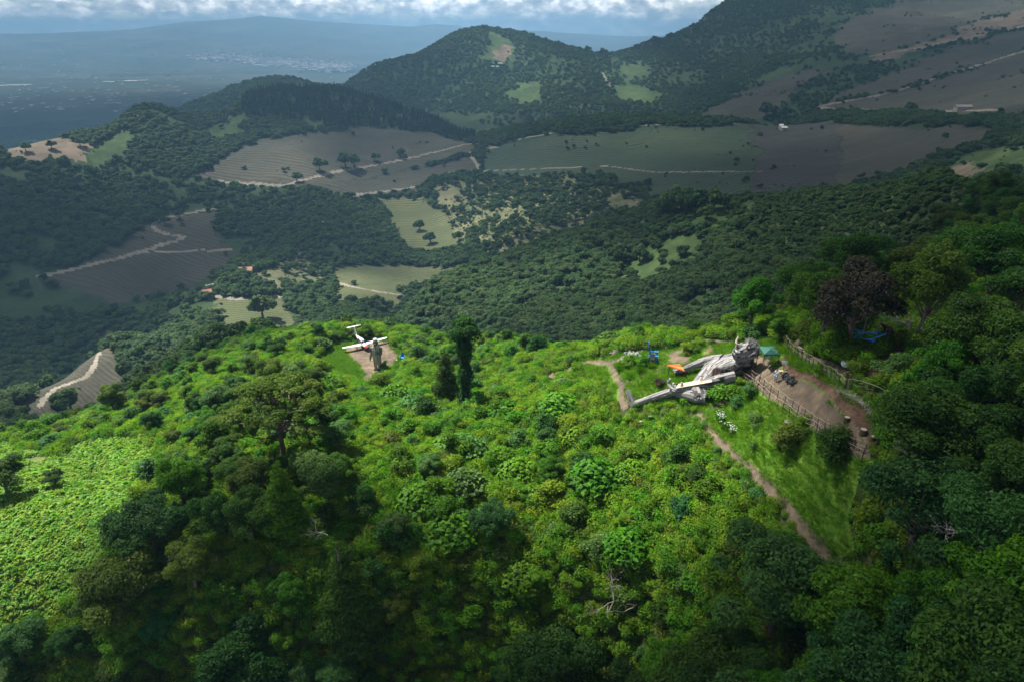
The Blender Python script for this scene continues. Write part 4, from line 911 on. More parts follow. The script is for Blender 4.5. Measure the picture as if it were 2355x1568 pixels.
T('broad4', 265, 955, .62, 'olive green tall tree on the left skyline beside the brown terraces', sz=1.3)
T('broad2', 497, 812, .42, 'small dark tree on the ridge skyline above the terraced field')
T('broad2', 402, 868, .38, 'small dark tree on the skyline left of centre', sz=1.4)
T('broad0', 733, 778, .45, 'dark round tree on the skyline left of the white plane')
T('broad0', 20, 1140, .75, 'dark round tree at the left edge beside the crop')
T('broad2', 130, 1120, .35, 'small dark round tree standing in the upper crop')
T('pine_flat', 55, 990, .62, 'flat topped pine at the left edge below the brown terraces')
T('broad5', 1135, 1240, .62, 'dense blue green round tree in the middle of the sunny slope')
T('broad1', 1258, 1115, .48, 'small round dark green tree in the upper middle of the sunny slope')
T('broad5', 1255, 1040, .36, 'little dusky blue tree below the garden path', sz=1.3)
T('broad6', 985, 1105, .5, 'pale green large leaved tree left of the sunny slope', sz=.9)
T('broad6', 905, 1250, .55, 'pale broad leaved tree right of the tall ragged tree', sz=.9)
T('broad1', 790, 1120, .6, 'green tree halfway down the wooded side of the slope')
T('broad7', 1190, 1150, .42, 'yellow green bushy tree lighting the middle of the slope', sz=.7)
T('broad7', 1230, 1350, .5, 'yellow green bushy tree low on the sunny slope', sz=.7)
# woods made of trees: groups
def far_from(x, y, r): return all((x-a)**2 + (y-b)**2 > (r*0.5 + 1.9*s)**2 for a, b, s in TAKEN)
LOOK = dict(broad0='deep green', broad1='fresh green', broad2='dusky green', broad3='leafy green', broad4='olive', broad5='bluish green', broad6='pale green', broad7='yellow green', shrub0='green', shrub1='yellow green', shrub2='dark', shrub3='fresh green', shrub4='pale', shrub5='bright', shrub6='bluish', shrub7='olive', bigleaf0='pale large leaved', bigleaf1='bluish large leaved', bigleaf2='green large leaved')
def relabel(label, key, x, y, P_, s=1.0, s0=0.0, s1=2.0):
    """look of the plant, then where in its patch it stands"""
    u, v = project(x, y, float(H(x, y))); pu, pv = project(P_[:,0], P_[:,1], H(P_[:,0], P_[:,1])); fu = (u - pu.min())/(np.ptp(pu)+1); fv = (v - pv.min())/(np.ptp(pv)+1)
    r = ['top', 'upper', 'middle', 'lower', 'bottom'][int(min(4, max(0, fv*5)))]; c = ['far left', 'left', 'centre', 'right', 'far right'][int(min(4, max(0, fu*5)))]
    w = label.split(' '); w = [k for k in w if k not in ('dark', 'green', 'leafy', 'bright', 'blue')] if w[0] in ('dark', 'green', 'leafy', 'bright', 'blue', 'low') else w
    f = (s - s0)/(s1 - s0 + 1e-6)
    return (('small ' if f < .22 else ('large ' if f > .6 else '')) + LOOK[key] + ' ' + ' '.join(w) + ', ' + r + ' ' + c)
def wood(poly, n, keys, s0, s1, label, group, gap, dmin=22, dmax=220, sz=(1, 1.25), seed=0, name='tree'):
    g = np.random.default_rng(500+seed); P_ = np.array(ground_poly(poly, dmin, dmax)); k = 0; t = 0
    lo = P_.min(0); hi = P_.max(0)
    while k < n and t < 6000:
        t += 1; x, y = g.uniform(lo[0], hi[0]), g.uniform(lo[1], hi[1])
        if not in_poly(np.array([x]), np.array([y]), P_)[0] or int(cls_at(x, y)) != TERR or not far_from(x, y, gap) or low_front(np.array([x]), np.array([y]), 9.0)[0]: continue
        s = g.uniform(s0, s1); TAKEN.append((x, y, s)); k += 1
        key = keys[int(g.integers(len(keys)))]; plant(key, name, x, y, s, label=relabel(label, key, x, y, P_, s, s0, s1), cat='tree', group=group, sz=s*g.uniform(*sz))
    return k
n1 = wood([(2030,1090),(2110,960),(2200,900),(2500,880),(2600,1250),(2500,1800),(1900,1900),(1250,1850),(1500,1620),(1830,1520),(1990,1350),(2010,1200)], 62, ['broad0','broad2','broad0','broad5','broad2','broad1'], .65, 1.15,
     'tree in the dark lower right forest', 'trees of the shaded lower right forest', 2.6, seed=1)
n2 = wood([(1830,750),(1960,745),(2120,760),(2450,790),(2500,440),(2354,450),(2200,490),(2000,560),(1870,640),(1810,710)], 90, ['broad0','broad2','broad1','broad4','broad3','broad2'], .75, 1.2,
     'tree in the forest behind the play area', 'trees climbing the upper right hillside', 3.6, dmin=70, dmax=250, seed=2)
n3 = wood([(390,1110),(480,940),(640,880),(740,960),(860,1090),(900,1350),(1000,1700),(200,1750),(130,1570),(330,1330),(390,1230)], 44, ['broad1','broad2','broad3','broad5','broad0','broad4','broad6'], .38, .82,
     'tree in the wood left of the sunny slope', 'trees of the wood left of the sunny slope', 4.2, seed=3)
n4 = wood([(1130,830),(1300,800),(1450,768),(1600,765),(1800,752),(1810,735),(1500,735),(1200,770),(1000,790),(960,830),(1000,870)], 34, ['broad1','broad3','broad7','broad5','broad1'], .3, .55,
     'tree on the rim behind the garden', 'low trees along the rim behind the garden', 3.2, dmin=75, dmax=150, seed=4)
n5 = wood([(230,985),(330,900),(480,850),(640,800),(745,800),(760,900),(640,930),(480,960),(400,1010),(300,1000)], 26, ['broad1','broad2','broad3','broad4','broad0'], .28, .55,
     'tree on the ridge above the left crop', 'small trees along the left ridge', 3.0, seed=6)
print('trees', n1, n2, n3, n4, len(TAKEN))
# shrubs that show largest
def shrubs(poly, n, keys, s0, s1, label, group, gap, seed, dmin=22, dmax=220, classes=(TERR,), name='shrub'):
    g = np.random.default_rng(700+seed); P_ = np.array(ground_poly(poly, dmin, dmax)); k = 0; t = 0; lo = P_.min(0); hi = P_.max(0); own = []
    while k < n and t < 9000:
        t += 1; x, y = g.uniform(lo[0], hi[0]), g.uniform(lo[1], hi[1])
        if not in_poly(np.array([x]), np.array([y]), P_)[0] or int(cls_at(x, y)) not in classes: continue
        if any((x-a)**2 + (y-b)**2 < gap*gap for a, b in own): continue
        own.append((x, y)); k += 1; s = s0 + (s1-s0)*g.random()**2
        if low_front(np.array([x]), np.array([y]), 8.0)[0]: s = s*.42
        key = keys[int(g.integers(len(keys)))]; plant(key, name, x, y, s, label=relabel(label, key, x, y, P_, s, s0, s1), cat='shrub', group=group)
    return k
m = 0
m += shrubs([(930,1000),(1130,960),(1300,950),(1500,960),(1620,1010),(1780,1250),(1700,1400),(1300,1450),(1000,1450),(900,1200)], 130, ['shrub0','shrub1','shrub5','bigleaf2','shrub3','shrub2','shrub5','shrub7'], .7, 2.3, 'shrub on the sunny middle slope', 'shrubs on the sunny middle slope', 2.1, 1)
m += shrubs([(560,830),(740,800),(850,900),(1050,950),(1150,900),(1240,880),(1420,930),(1400,960),(1100,990),(900,1000),(700,960),(560,900)], 80, ['shrub1','shrub5','shrub0','bigleaf0','shrub3','bigleaf2'], .8, 2.2, 'shrub on the ridge below the plane', 'shrubs on the ridge below the plane clearing', 2.4, 2)
m += shrubs([(30,1000),(250,900),(450,860),(560,840),(560,930),(400,1010),(240,1000),(60,1030)], 40, ['shrub0','shrub2','shrub1','shrub6'], .9, 2.4, 'shrub above the left crop', 'shrubs above the crop on the left', 3.0, 3)
print('shrubs', m)
def S(key, u, v, s, label, m=None, sz=None, name='shrub'): return T(key, u, v, s, label, m=m, sz=sz, cat='shrub', name=name, dmin=45)
def atc(f, x, y): return f([(x, y)])[0]
for (x, y, k, s, lab, mm) in [
  (1120,740,'shrub4',1.15,'grey green bush beside the start of the front fence','pale'),(1000,830,'shrub6',1.1,'bush with pointed leaves below the fence corner',None),(870,745,'bigleaf2',1.1,'bright big leaved plant in front of the giant armpit',None),(960,730,'bigleaf2',.9,'leafy plant right of the big leaved plant by the giant',None),
  (1030,650,'shrub1',.75,'small yellowish shrub at the fence end by the giant',None),(1145,980,'shrub4',1.0,'pale feathery bush in the middle of the grass slope',None),(1560,970,'shrub3',.75,'small green bush against the front fence',None),
  (1440,1190,'shrub7',2.0,'wide olive bush in the lower grass slope',None),(1790,1260,'shrub2',2.0,'dense dark round bush near the road end of the grass slope',None),(1490,1050,'shrub2',.8,'small dark conical bush above the wide olive bush',None),(1560,1100,'shrub2',.8,'small dark bush right of the conical one on the grass slope',None),
  (50,530,'clump',1.2,'green iris clump at the garden path bend',None),(135,590,'clump',.9,'lone spiky grass clump on the small garden lawn',None),(215,540,'clump',1.1,'spiky plant clump below the white flowers',None),(300,500,'clump',1.0,'spiky plant clump in front of the blue chair',None),
  (120,490,'shrub0',1.3,'green bush under the white flowers in the garden bed',None),(230,480,'shrub0',1.2,'green bush left of the blue chair legs',None),(650,380,'shrub3',1.0,'green bush on the mound between the two paths',None),(700,340,'shrub5',.9,'light green bush on the upper side of the mound',None),(600,385,'shrub1',1.2,'green bush at the left foot of the mound',None),
  (360,650,'shrub7',.8,'brownish round bush on the lawn between the arms of the giant','rust'),(810,320,'shrub2',.55,'small dark bush beside the straw ramp',None),(1000,270,'shrub1',1.2,'light green bush behind the branch on the giant nose',None),(1120,270,'shrub6',1.7,'dark bush behind the giant hair',None),
  (1150,1160,'shrub6',.6,'tiny green plant on the grass slope below the white flowers',None),(1680,560,'shrub0',.8,'green bush under the upper fence',None),(1800,440,'shrub0',2.2,'big green bush beside the upper path below the blue frame',None),(1870,420,'shrub3',1.9,'green bush right of the big bush under the blue frame',None)]:
    u, v = C1([(x, y)])[0]; S(k, u, v, s, lab, m=mm)
# bushy fringe along the trail
shrubs(C5([(90,270),(190,300),(290,400),(400,510),(510,640),(550,730),(420,740),(330,560),(200,440),(80,330)]), 34, ['bigleaf1','shrub6','bigleaf2','shrub0'], .9, 1.9, 'bush on the left side of the trail', 'bushes along the left side of the trail', 1.3, 5)
# trees standing alone in the fields and on the far crests
def lone(u, v, hpx, label, key='canopy2', dmin=200, group=None, sz=1.15):
    q = hit(u, v, dmin); d = math.hypot(q[0], q[1]); s = hpx * d / FD / 4.6
    return plant(key, 'tree', q[0], q[1], s, z=q[2], label=label, cat='tree', group=group, sz=s*sz)
g = np.random.default_rng(77); bl = dome_blobs(g, 11, 3.2, 3.4, 2.2, 1.3)
PROTO['field'] = (leaf_mesh('crown', blob_cards(bl, 1500, .65, g, clump=.7), ML['far']), trunk_mesh('trunk', 3.6, .32, [b[:3] for b in bl[1:6]], g))
for u, v, h, l in [(795,388,26,'broad shade tree on the farm road, left of the pair'),(814,385,22,'thin crowned tree on the farm road, right of the pair'),(735,395,22,'small tree above the farm road left of the pair'),(683,420,16,'round tree at the lower end of the farm road'),(923,362,15,'lone tree in the upper brown field'),(862,372,14,'small tree beside the brown field road'),
                   (605,735,44,'dark tree throwing a shadow across the small terraced field'),(1470,602,30,'dark round tree in the green meadow of the spur'),(1418,606,34,'dark round tree at the left edge of the spur meadow'),(1512,548,26,'tree at the top left of the spur meadow'),(1625,508,26,'tree on the right shoulder of the spur meadow'),
                   (1520,492,30,'left tree of the dark row on the spur crest'),(1548,492,46,'tallest dark tree of the row on the spur crest'),(1575,488,42,'dark tree in the middle of the row on the spur crest'),(1602,488,38,'dark tree on the right of the row on the spur crest'),(1640,484,36,'last dark tree of the row on the spur crest'),
                   (990,560,20,'small tree low in the striped hillside field'),(1055,555,18,'small tree right of the striped hillside field'),(965,530,18,'small tree high in the striped hillside field'),(165,945,40,'tree in the brown terraces at the left'),(380,518,14,'tree inside the road loop'),(415,515,10,'small tree right of the road loop'),
                   (150,385,16,'tree in the red soil field at the left'),(60,350,13,'left tree above the red soil'),(120,345,13,'tree on the edge of the red soil'),(185,338,12,'tree over the bright strip by the red soil'),
                   (1112,72,9,'tree cluster crowning the peak'),(1040,100,9,'tree on the left shoulder of the peak'),(1220,95,9,'slender tree on the right shoulder of the peak'),(1505,108,15,'tall tree on the saddle skyline'),(1540,92,10,'tree on the mountain crest above the saddle'),(1594,70,10,'tree high on the mountain crest'),
                   (1640,34,9,'tree near the top of the mountain crest'),(1800,278,22,'tree beside the road junction under the mountain'),(1760,276,26,'dark tree left of the road junction under the mountain'),(1385,130,12,'tree in the saddle skyline'),(1350,122,10,'small tree left of the saddle'),(1705,284,8,'small tree at the end of the long field'),(1930,285,10,'small tree on the road above the dark field'),(2090,262,16,'bushy tree on the right hand field road')]:
    lone(u, v, h, l, 'field')
# ------------------------------------------------------------------ object builders
class MB:
    def __init__(s): s.V = []; s.F = []; s.T = []
    def add(s, v, f, t=0.5):
        o = len(s.V); s.V += [tuple(map(float, x)) for x in v]; s.F += [tuple(i + o for i in q) for q in f]; s.T += [t]*len(v)
    def hexa(s, p, t=0.5): s.add(p, [(0,3,2,1),(4,5,6,7),(0,1,5,4),(1,2,6,5),(2,3,7,6),(3,0,4,7)], t)
    def box(s, c, x, y, z, rz=0.0, t=0.5, tilt=0.0):
        c = np.asarray(c, float); ca, sa = math.cos(rz), math.sin(rz); P_ = []
        for k in (-1, 1):
            for i, j in ((-1,-1),(1,-1),(1,1),(-1,1)):
                a, b, h = i*x/2, j*y/2, k*z/2; a, h = a*math.cos(tilt) + h*math.sin(tilt), -a*math.sin(tilt) + h*math.cos(tilt); P_.append(c + np.array([a*ca - b*sa, a*sa + b*ca, h]))
        s.hexa(P_, t)
    def beam(s, p, q, w, h, t=0.5, up=(0,0,1)):
        p = np.asarray(p, float); q = np.asarray(q, float); d = q-p; d /= np.linalg.norm(d)+1e-9; a = np.cross(d, up)
        if np.linalg.norm(a) < 1e-3: a = np.array([1.0,0,0])
        a /= np.linalg.norm(a); b = np.cross(a, d)
        s.hexa([p-a*w/2-b*h/2, p+a*w/2-b*h/2, p+a*w/2+b*h/2, p-a*w/2+b*h/2, q-a*w/2-b*h/2, q+a*w/2-b*h/2, q+a*w/2+b*h/2, q-a*w/2+b*h/2], t)
    def tube(s, pts, rad, seg=6, t=0.5):
        if not hasattr(rad, '__len__'): rad = [rad]*len(pts)
        v, f = tube_np(pts, rad, seg); f = [tuple(x) for x in f]; n = len(pts)
        f.append(tuple(range(seg))[::-1]); f.append(tuple(range((n-1)*seg, n*seg))); s.add(v, f, t)
    def build(s, name, m, parent=None, smooth=False):
        o0 = np.zeros(3); p = parent
        while p is not None: o0 += np.array(p.location); p = p.parent
        me = bpy.data.meshes.new(name); me.from_pydata([tuple(np.array(v) - o0) for v in s.V], [], s.F); me.update()
        a = me.attributes.new('tint', 'FLOAT', 'POINT'); a.data.foreach_set('value', np.array(s.T, np.float32))
        if smooth: me.polygons.foreach_set('use_smooth', np.ones(len(me.polygons), bool))
        me.materials.append(m); o = bpy.data.objects.new(name, me); col.objects.link(o); o.parent = parent; return o
def thing(name, loc, label, cat, group=None):
    e = bpy.data.objects.new(name, None); col.objects.link(e); e.location = tuple(map(float, loc)); e.empty_display_size = 0.3; tag(e, label, cat, group); return e
def PX_(cropf, x, y, h=0.0, dmin=35):
    """point h metres above the ground on the line of sight of a crop pixel"""
    u, v = cropf([(x, y)])[0]; q = hit(u, v, dmin, lift=h); q[2] += h; return q
def RP(cropf, x, y, z):
    """where the line of sight of a crop pixel meets the level z"""
    u, v = cropf([(x, y)])[0]; a, te = ray(u, v); a = float(a); d = (z - CAMZ) / float(te); return np.array([math.sin(a)*d, math.cos(a)*d, z])
K3 = lambda p: crop(1500, 800, 400, p)
K7 = lambda p: crop(820, 790, 200, p, 1960)
CG = lambda p: crop(1770, 810, 200, p, 2240)
CB = lambda p: crop(2050, 740, 200, p, 2240)
C9 = lambda p: crop(1900, 650, 600, p)
def tint_mat(name, dark, light, rough=0.85, grain=(2, 2, 2), var=0.35):
    m, N, L, b = mat(name, rough, 0.2)
    at_ = N.new('ShaderNodeAttribute'); at_.attribute_name = 'tint'; tc = N.new('ShaderNodeTexCoord'); mp = N.new('ShaderNodeMapping'); mp.inputs['Scale'].default_value = grain
    n = N.new('ShaderNodeTexNoise'); n.inputs['Scale'].default_value = 3; n.inputs['Detail'].default_value = 6; L.new(tc.outputs['Object'], mp.inputs[0]); L.new(mp.outputs[0], n.inputs['Vector'])
    ma = N.new('ShaderNodeMath'); ma.operation = 'MULTIPLY_ADD'; ma.inputs[1].default_value = var*2; ma.inputs[2].default_value = -var; L.new(n.outputs['Fac'], ma.inputs[0])
    ad = N.new('ShaderNodeMath'); ad.operation = 'ADD'; ad.use_clamp = True; L.new(ma.outputs[0], ad.inputs[0]); L.new(at_.outputs['Fac'], ad.inputs[1])
    r = N.new('ShaderNodeValToRGB'); r.color_ramp.elements[0].color = (*dark, 1); r.color_ramp.elements[1].color = (*light, 1); L.new(ad.outputs[0], r.inputs['Fac']); L.new(r.outputs[0], b.inputs['Base Color'])
    bp = N.new('ShaderNodeBump'); bp.inputs['Strength'].default_value = .3; bp.inputs['Distance'].default_value = .03; L.new(n.outputs['Fac'], bp.inputs['Height']); L.new(bp.outputs[0], b.inputs['Normal'])
    return m
W_grey = tint_mat('weathered grey planks', (.045,.042,.040), (.27,.262,.26))
W_brown = tint_mat('brown log slats', (.13,.115,.10), (.62,.58,.53), grain=(5, 5, 1))
W_tan = tint_mat('fresh planks', (.34,.26,.16), (.60,.48,.33))
W_stick = tint_mat('peeled sticks', (.13,.10,.08), (.36,.31,.25))
W_post = tint_mat('dark fence posts', (.045,.032,.026), (.14,.10,.08))
M_black = simple('black', (.012,.012,.014), .7); M_white = simple('white paint', (.46,.47,.48), .4, vary=.03)
M_blue = simple('blue paint', (.012,.16,.42), .5, vary=.2); M_blue2 = simple('blue pipe', (.02,.22,.50), .45, vary=.25)
def ring(c, S, U, n=14, p=2.6):
    out = []
    for k in range(n):
        a = 2*math.pi*(k+.5)/n; ca, sa = math.cos(a), math.sin(a)
        r = (abs(ca)**p + abs(sa)**p)**(-1/p); out.append(c + S*(ca*r) + U*(sa*r))
    return out
def frames(secs):
    """secs: (centre, half width, half height[, side, up]) -> centre, side vector, up vector"""
    C_ = [np.asarray(s[0], float) for s in secs]; out = []
    for i, s in enumerate(secs):
        t = C_[min(i+1, len(C_)-1)] - C_[max(i-1, 0)]; t /= np.linalg.norm(t)
        if len(s) > 3: S = np.asarray(s[3], float)
        else:
            S = np.cross(t, (0,0,1))
            if np.linalg.norm(S) < .35: S = np.array([1.0, 0, 0])
        S = S - t*np.dot(S, t); S /= np.linalg.norm(S); U = np.cross(S, t); U = -U if U[2] < -0.05 else U
        out.append((C_[i], S*s[1], U*s[2]))
    return out
def plank_part(name, secs, m, parent, n=14, plen=1.3, thick=.05, p=2.6, seed=0, gap=.05, lo=.35, hi=.85, flare=.0):
    """a body of planks nailed round a dark core"""
    g = np.random.default_rng(seed); fr = frames(secs); mb = MB(); L_ = [0.0]
    for i in range(1, len(fr)): L_.append(L_[-1] + np.linalg.norm(fr[i][0]-fr[i-1][0]))
    def at_(s, ka, off):
        i = int(np.clip(np.searchsorted(L_, s) - 1, 0, len(L_)-2)); f = (s - L_[i]) / (L_[i+1]-L_[i]+1e-9); f = min(1, max(0, f))
        c = fr[i][0]*(1-f) + fr[i+1][0]*f; S = fr[i][1]*(1-f) + fr[i+1][1]*f; U = fr[i][2]*(1-f) + fr[i+1][2]*f
        a = 2*math.pi*ka/n; ca, sa = math.cos(a), math.sin(a); r = (abs(ca)**p + abs(sa)**p)**(-1/p); w = S*(ca*r) + U*(sa*r)
        return c + w*(1 + off/(np.linalg.norm(w)+1e-6))
    # core
    rings = [ring(c, S*.95, U*.95, n, p) for c, S, U in fr]; v = [x for r in rings for x in r]; f = []
    for i in range(len(rings)-1):
        for k in range(n): f.append((i*n+k, i*n+(k+1) % n, (i+1)*n+(k+1) % n, (i+1)*n+k))
    f.append(tuple(range(n))[::-1]); f.append(tuple(range((len(rings)-1)*n, len(rings)*n))); mb.add(v, f, 0.02)
    for k in range(n):
        s = -g.uniform(0, .5)*plen
        while s < L_[-1]:
            e = s + plen*g.uniform(.7, 1.4); s0, e0 = max(0, s+.015), min(L_[-1]+.04, e-.015)
            if e0 - s0 > .08:
                t = thick*g.uniform(.6, 2.2); t1 = t*g.uniform(.6, 1.5); sk = g.uniform(-.12, .12); a0, a1 = k+gap, k+1-gap
                q = [at_(s0, a0+sk, -.03), at_(s0, a1+sk, -.03), at_(s0, a1+sk, t), at_(s0, a0+sk, t), at_(e0, a0-sk, -.03), at_(e0, a1-sk, -.03), at_(e0, a1-sk, t1), at_(e0, a0-sk, t1)]
                mb.hexa(q, g.uniform(lo, hi))
            s = e
    return mb.build(name, m, parent)
def stick_heap(mb, cpts, n, g, r=.03, ln=.8, spread=.3, t=(.4, .9), zf=.5):
    for i in range(n):
        c = np.asarray(cpts[int(g.integers(len(cpts)))]) + g.normal(size=3)*spread*np.array([1, 1, zf]); d = g.normal(size=3); d[2] *= zf; d /= np.linalg.norm(d); a = c - d*ln*.5*g.uniform(.5, 1.2); b = c + d*ln*.5; mid = (a+b)/2 + g.normal(size=3)*ln*.08
        mb.tube([a, mid, b], [r, r*.8, r*.45], 4, g.uniform(*t))
# ------------------------------------------------------------------ the reclining wooden giant
def reclining_giant():
    p = lambda x, y, h: PX_(K3, x, y, h)
    e = thing('giant_sculpture', p(1500, 850, 0), 'giant reclining figure of weathered grey planks lying on the lawn', 'sculpture')
    B = lambda *a, **k: plank_part(*a, parent=e, **k)
    # torso: a broad slab that narrows to the waist; explicit sections
    B('torso', [(p(1225,850,.5),.95,.7),(p(1310,740,.65),.95,.85),(p(1420,635,.8),1.2,1.05),(p(1560,560,.95),1.6,1.0),(p(1700,520,1.0),1.9,1.0),(p(1820,505,1.0),1.75,1.0),(p(1880,500,.95),1.5,1.0),(p(1915,512,.85),1.15,.9)], W_grey, n=30, plen=1.1, seed=1, p=3.2, lo=.3, hi=1.0)
    B('pelvis', [(p(1215,860,.8),1.1,.8),(p(1240,935,.8),1.15,.9),(p(1270,1000,.6),1.0,.8),(p(1290,1040,.4),.6,.5)], W_grey, n=20, plen=1.0, seed=2, lo=.35, hi=.8)
    far = B('arm', [(p(1560,470,1.5),.75,.7),(p(1440,465,1.5),.6,.6),(p(1320,480,1.4),.5,.52),(p(1200,520,1.15),.42,.42),(p(1090,560,1.0),.38,.36),(p(1010,595,.75),.34,.3)], W_grey, n=14, plen=1.5, seed=3)
    hand = plank_part('hand', [(p(1010,597,.72),.36,.26),(p(930,615,.6),.4,.24),(p(860,625,.5),.3,.2)], W_grey, far, n=10, plen=.6, seed=4)
    for i, (x0, y0, x1, y1) in enumerate([(870,625,850,590),(900,612,880,580),(935,605,915,572),(965,600,950,570),(900,640,865,640)]):
        mb = MB(); mb.tube([p(x0,y0,.6), (p(x0,y0,.6)+p(x1,y1,.95))/2, p(x1,y1,.95)], [.13,.12,.09], 8, .8); mb.build('finger', W_grey, hand)
    near = B('arm', [(p(1735,695,1.15),.45,.55),(p(1655,715,1.3),.5,.62),(p(1560,745,1.45),.55,.72),(p(1430,780,1.5),.55,.66),(p(1280,820,1.45),.52,.45),(p(1120,848,1.5),.5,.34),(p(960,868,1.55),.5,.28),(p(880,872,1.6),.45,.26)], W_grey, n=14, plen=2.0, seed=5)
    # pale walkway boards on the forearm
    mb = MB(); a0, a1 = p(905,838,1.93), p(1410,750,2.12)
    dirx = (a1-a0)/np.linalg.norm(a1-a0); side = np.cross(dirx, (0,0,1)); side /= np.linalg.norm(side); n = 26
    for i in range(n):
        c = a0 + (a1-a0)*(i+.5)/n; w = 1.25 - .15*i/n; mb.beam(c-side*w/2, c+side*w/2, np.linalg.norm(a1-a0)/n*.93, .06, random.uniform(.3, .9))
    mb.build('walkway', W_tan, near)
    hand = plank_part('hand', [(p(960,870,1.55),.52,.27),(p(900,878,1.6),.55,.27),(p(850,875,1.65),.45,.24)], W_grey, near, n=10, plen=.5, seed=6)
    for i, pts in enumerate([[(880,892,1.0),(815,862,1.15),(778,810,1.5),(778,765,1.85),(798,740,2.05)],[(868,868,1.25),(855,830,1.6),(850,800,1.85)],[(975,862,1.3),(970,828,1.6),(968,795,1.85)],[(905,882,1.2),(880,862,1.4),(872,835,1.6)],[(930,895,1.1),(880,905,1.0),(850,888,1.15)]]):
        mb = MB(); q = [p(a[0], a[1], a[2]+.6) for a in pts]; mb.tube(q, [.2]*(len(q)-1) + [.15], 8, .7); mb.tube([q[-1], q[-1]+np.array([0,0,.1])], [.16,.1], 8, .95); mb.build('finger', W_grey, hand)
    leg = B('leg', [(p(1330,1010,.5),.6,.55),(p(1220,995,.7),.72,.72),(p(1080,960,.85),.62,.62),(p(960,930,.95),.48,.46),(p(880,925,.85),.4,.4)], W_grey, n=14, plen=1.4, seed=7, lo=.3, hi=.75)
    leg2 = B('leg', [(p(960,905,.9),.42,.42),(p(820,915,.8),.42,.4),(p(640,970,.65),.38,.35),(p(450,1035,.5),.34,.31),(p(300,1090,.42),.33,.3),(p(250,1110,.4),.33,.32)], W_grey, n=12, plen=2.0, seed=8, lo=.45, hi=.9)
    plank_part('foot', [(p(280,1120,.3),.42,.34),(p(245,1050,.8),.4,.3),(p(215,970,1.55),.32,.22),(p(180,890,2.25),.14,.1)], W_grey, leg2, n=8, plen=2.2, seed=9)
    # belly opening with sticks, doorway under the arm: their inner shade is painted dark
    mb = MB(); c = p(1475,640,1.95); mb.tube([c, c+np.array([-.12,-.25,.12]), c+np.array([-.16,-.34,.16])], [.62,.6,.5], 14, .0)
    for k in range(9): a = random.uniform(0, 6.28); mb.tube([c+np.array([-.25+.5*math.cos(a), -.4, .2+.4*math.sin(a)]), c+np.array([-.5-.3*random.random(), -.9, -.9])], [.045,.03], 5, .9)
    mb.build('opening', W_post, e)
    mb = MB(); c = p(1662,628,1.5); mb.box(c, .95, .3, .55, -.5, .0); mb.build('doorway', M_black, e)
    # neck and head
    B('neck', [(p(1850,530,1.5),.8,.65,(1,0,0)),(p(1855,460,2.1),.72,.62,(1,0,0)),(p(1860,420,2.6),.7,.6,(1,0,0))], W_grey, n=14, plen=.8, seed=10)
    c = p(1872,350,3.1); A_ = np.array([.93,.12,.34]); A_ /= np.linalg.norm(A_); Fn = np.array([-.46,-.12,.85]); Fn -= A_*np.dot(A_, Fn); Fn /= np.linalg.norm(Fn); S = np.cross(A_, Fn); S = S if S[1] < 0 else -S
    secs = [(c + A_*t, r*w, r*1.0, S) for t, r, w in [(-1.36,.46,.8),(-1.12,.76,.85),(-.6,.94,.92),(0,1.04,.98),(.55,1.05,1),(1.0,.90,1),(1.28,.55,1)]]
    head = plank_part('head', secs, W_grey, e, n=20, plen=1.0, seed=11, p=2.3, lo=.4, hi=.95)
    mb = MB(); n0 = c + Fn*.95; tip = c + Fn*1.42 - A_*.62; mb.add([n0+A_*.15-S*.1, n0+A_*.15+S*.1, n0-A_*.6-S*.42, n0-A_*.6+S*.42, tip-S*.1, tip+S*.1, n0-A_*.1-S*.22, n0-A_*.1+S*.22], [(0,1,5,4),(1,7,3,5),(0,4,2,6),(2,4,5,3),(0,6,7,1),(6,2,3,7)], .75); mb.build('nose', W_grey, head)
    ed = Fn*.80 + S*.62 + A_*.12; ed /= np.linalg.norm(ed)
    ec = c + A_*.2 + ed*1.12; mb = MB(); v = []; uu = A_; ww = np.cross(ed, uu)
    mb.tube([ec-ed*.12, ec+ed*.1], [.30,.28], 12, .0); mb.build('eye', M_black, head)
    mb = MB(); mb.tube([ec+ed*.02, ec+ed*.14], [.14,.12], 10, .6); mb.build('pupil', W_grey, head)
    mb = MB(); mc = c - A_*.95 + Fn*.72 + S*.30; mb.tube([mc - S*.35 - A_*.05, mc + S*.2, mc + S*.5 + A_*.3], [.12,.15,.06], 8, .0); mb.build('mouth', M_black, head)
    mb = MB(); mb.beam(mc - S*.3 + Fn*.08 - A_*.1, mc + S*.25 + Fn*.08 - A_*.1, .08, .2); mb.beam(mc + S*.25 + Fn*.08 - A_*.1, mc + S*.5 + A_*.15+ Fn*.04, .08, .18); mb.build('teeth', M_white, head)
    mb = MB(); ear = c + S*1.14 + A_*.5 - Fn*.05
    for rr, th in ((.42,.07),(.24,.06)):
        mb.tube([ear + A_*rr*math.cos(a)*1.25 + Fn*rr*math.sin(a)*.8 + S*.04 for a in np.linspace(.3, 5.6, 12)], th, 6, .9)
    mb.build('ear', W_grey, head)
    g = np.random.default_rng(12); mb = MB()
    for i in range(300):
        t = g.uniform(.55, 1.35); an = g.uniform(-2.9, 2.0); d = Fn*math.cos(an) + S*math.sin(an); r = 1.12*math.sqrt(max(.05, 1-(max(0, t-.4)/1.3)**2)); q = c + A_*t + d*r
        dd = d*.5 + A_*.8 + g.normal(size=3)*.45; dd /= np.linalg.norm(dd); ln = g.uniform(.2, .55); mb.tube([q - dd*.1, q + dd*ln*.5 + g.normal(size=3)*.05, q + dd*ln], [.045,.035,.015], 4, g.uniform(.3, .9))
    mb.build('hair', W_grey, head)
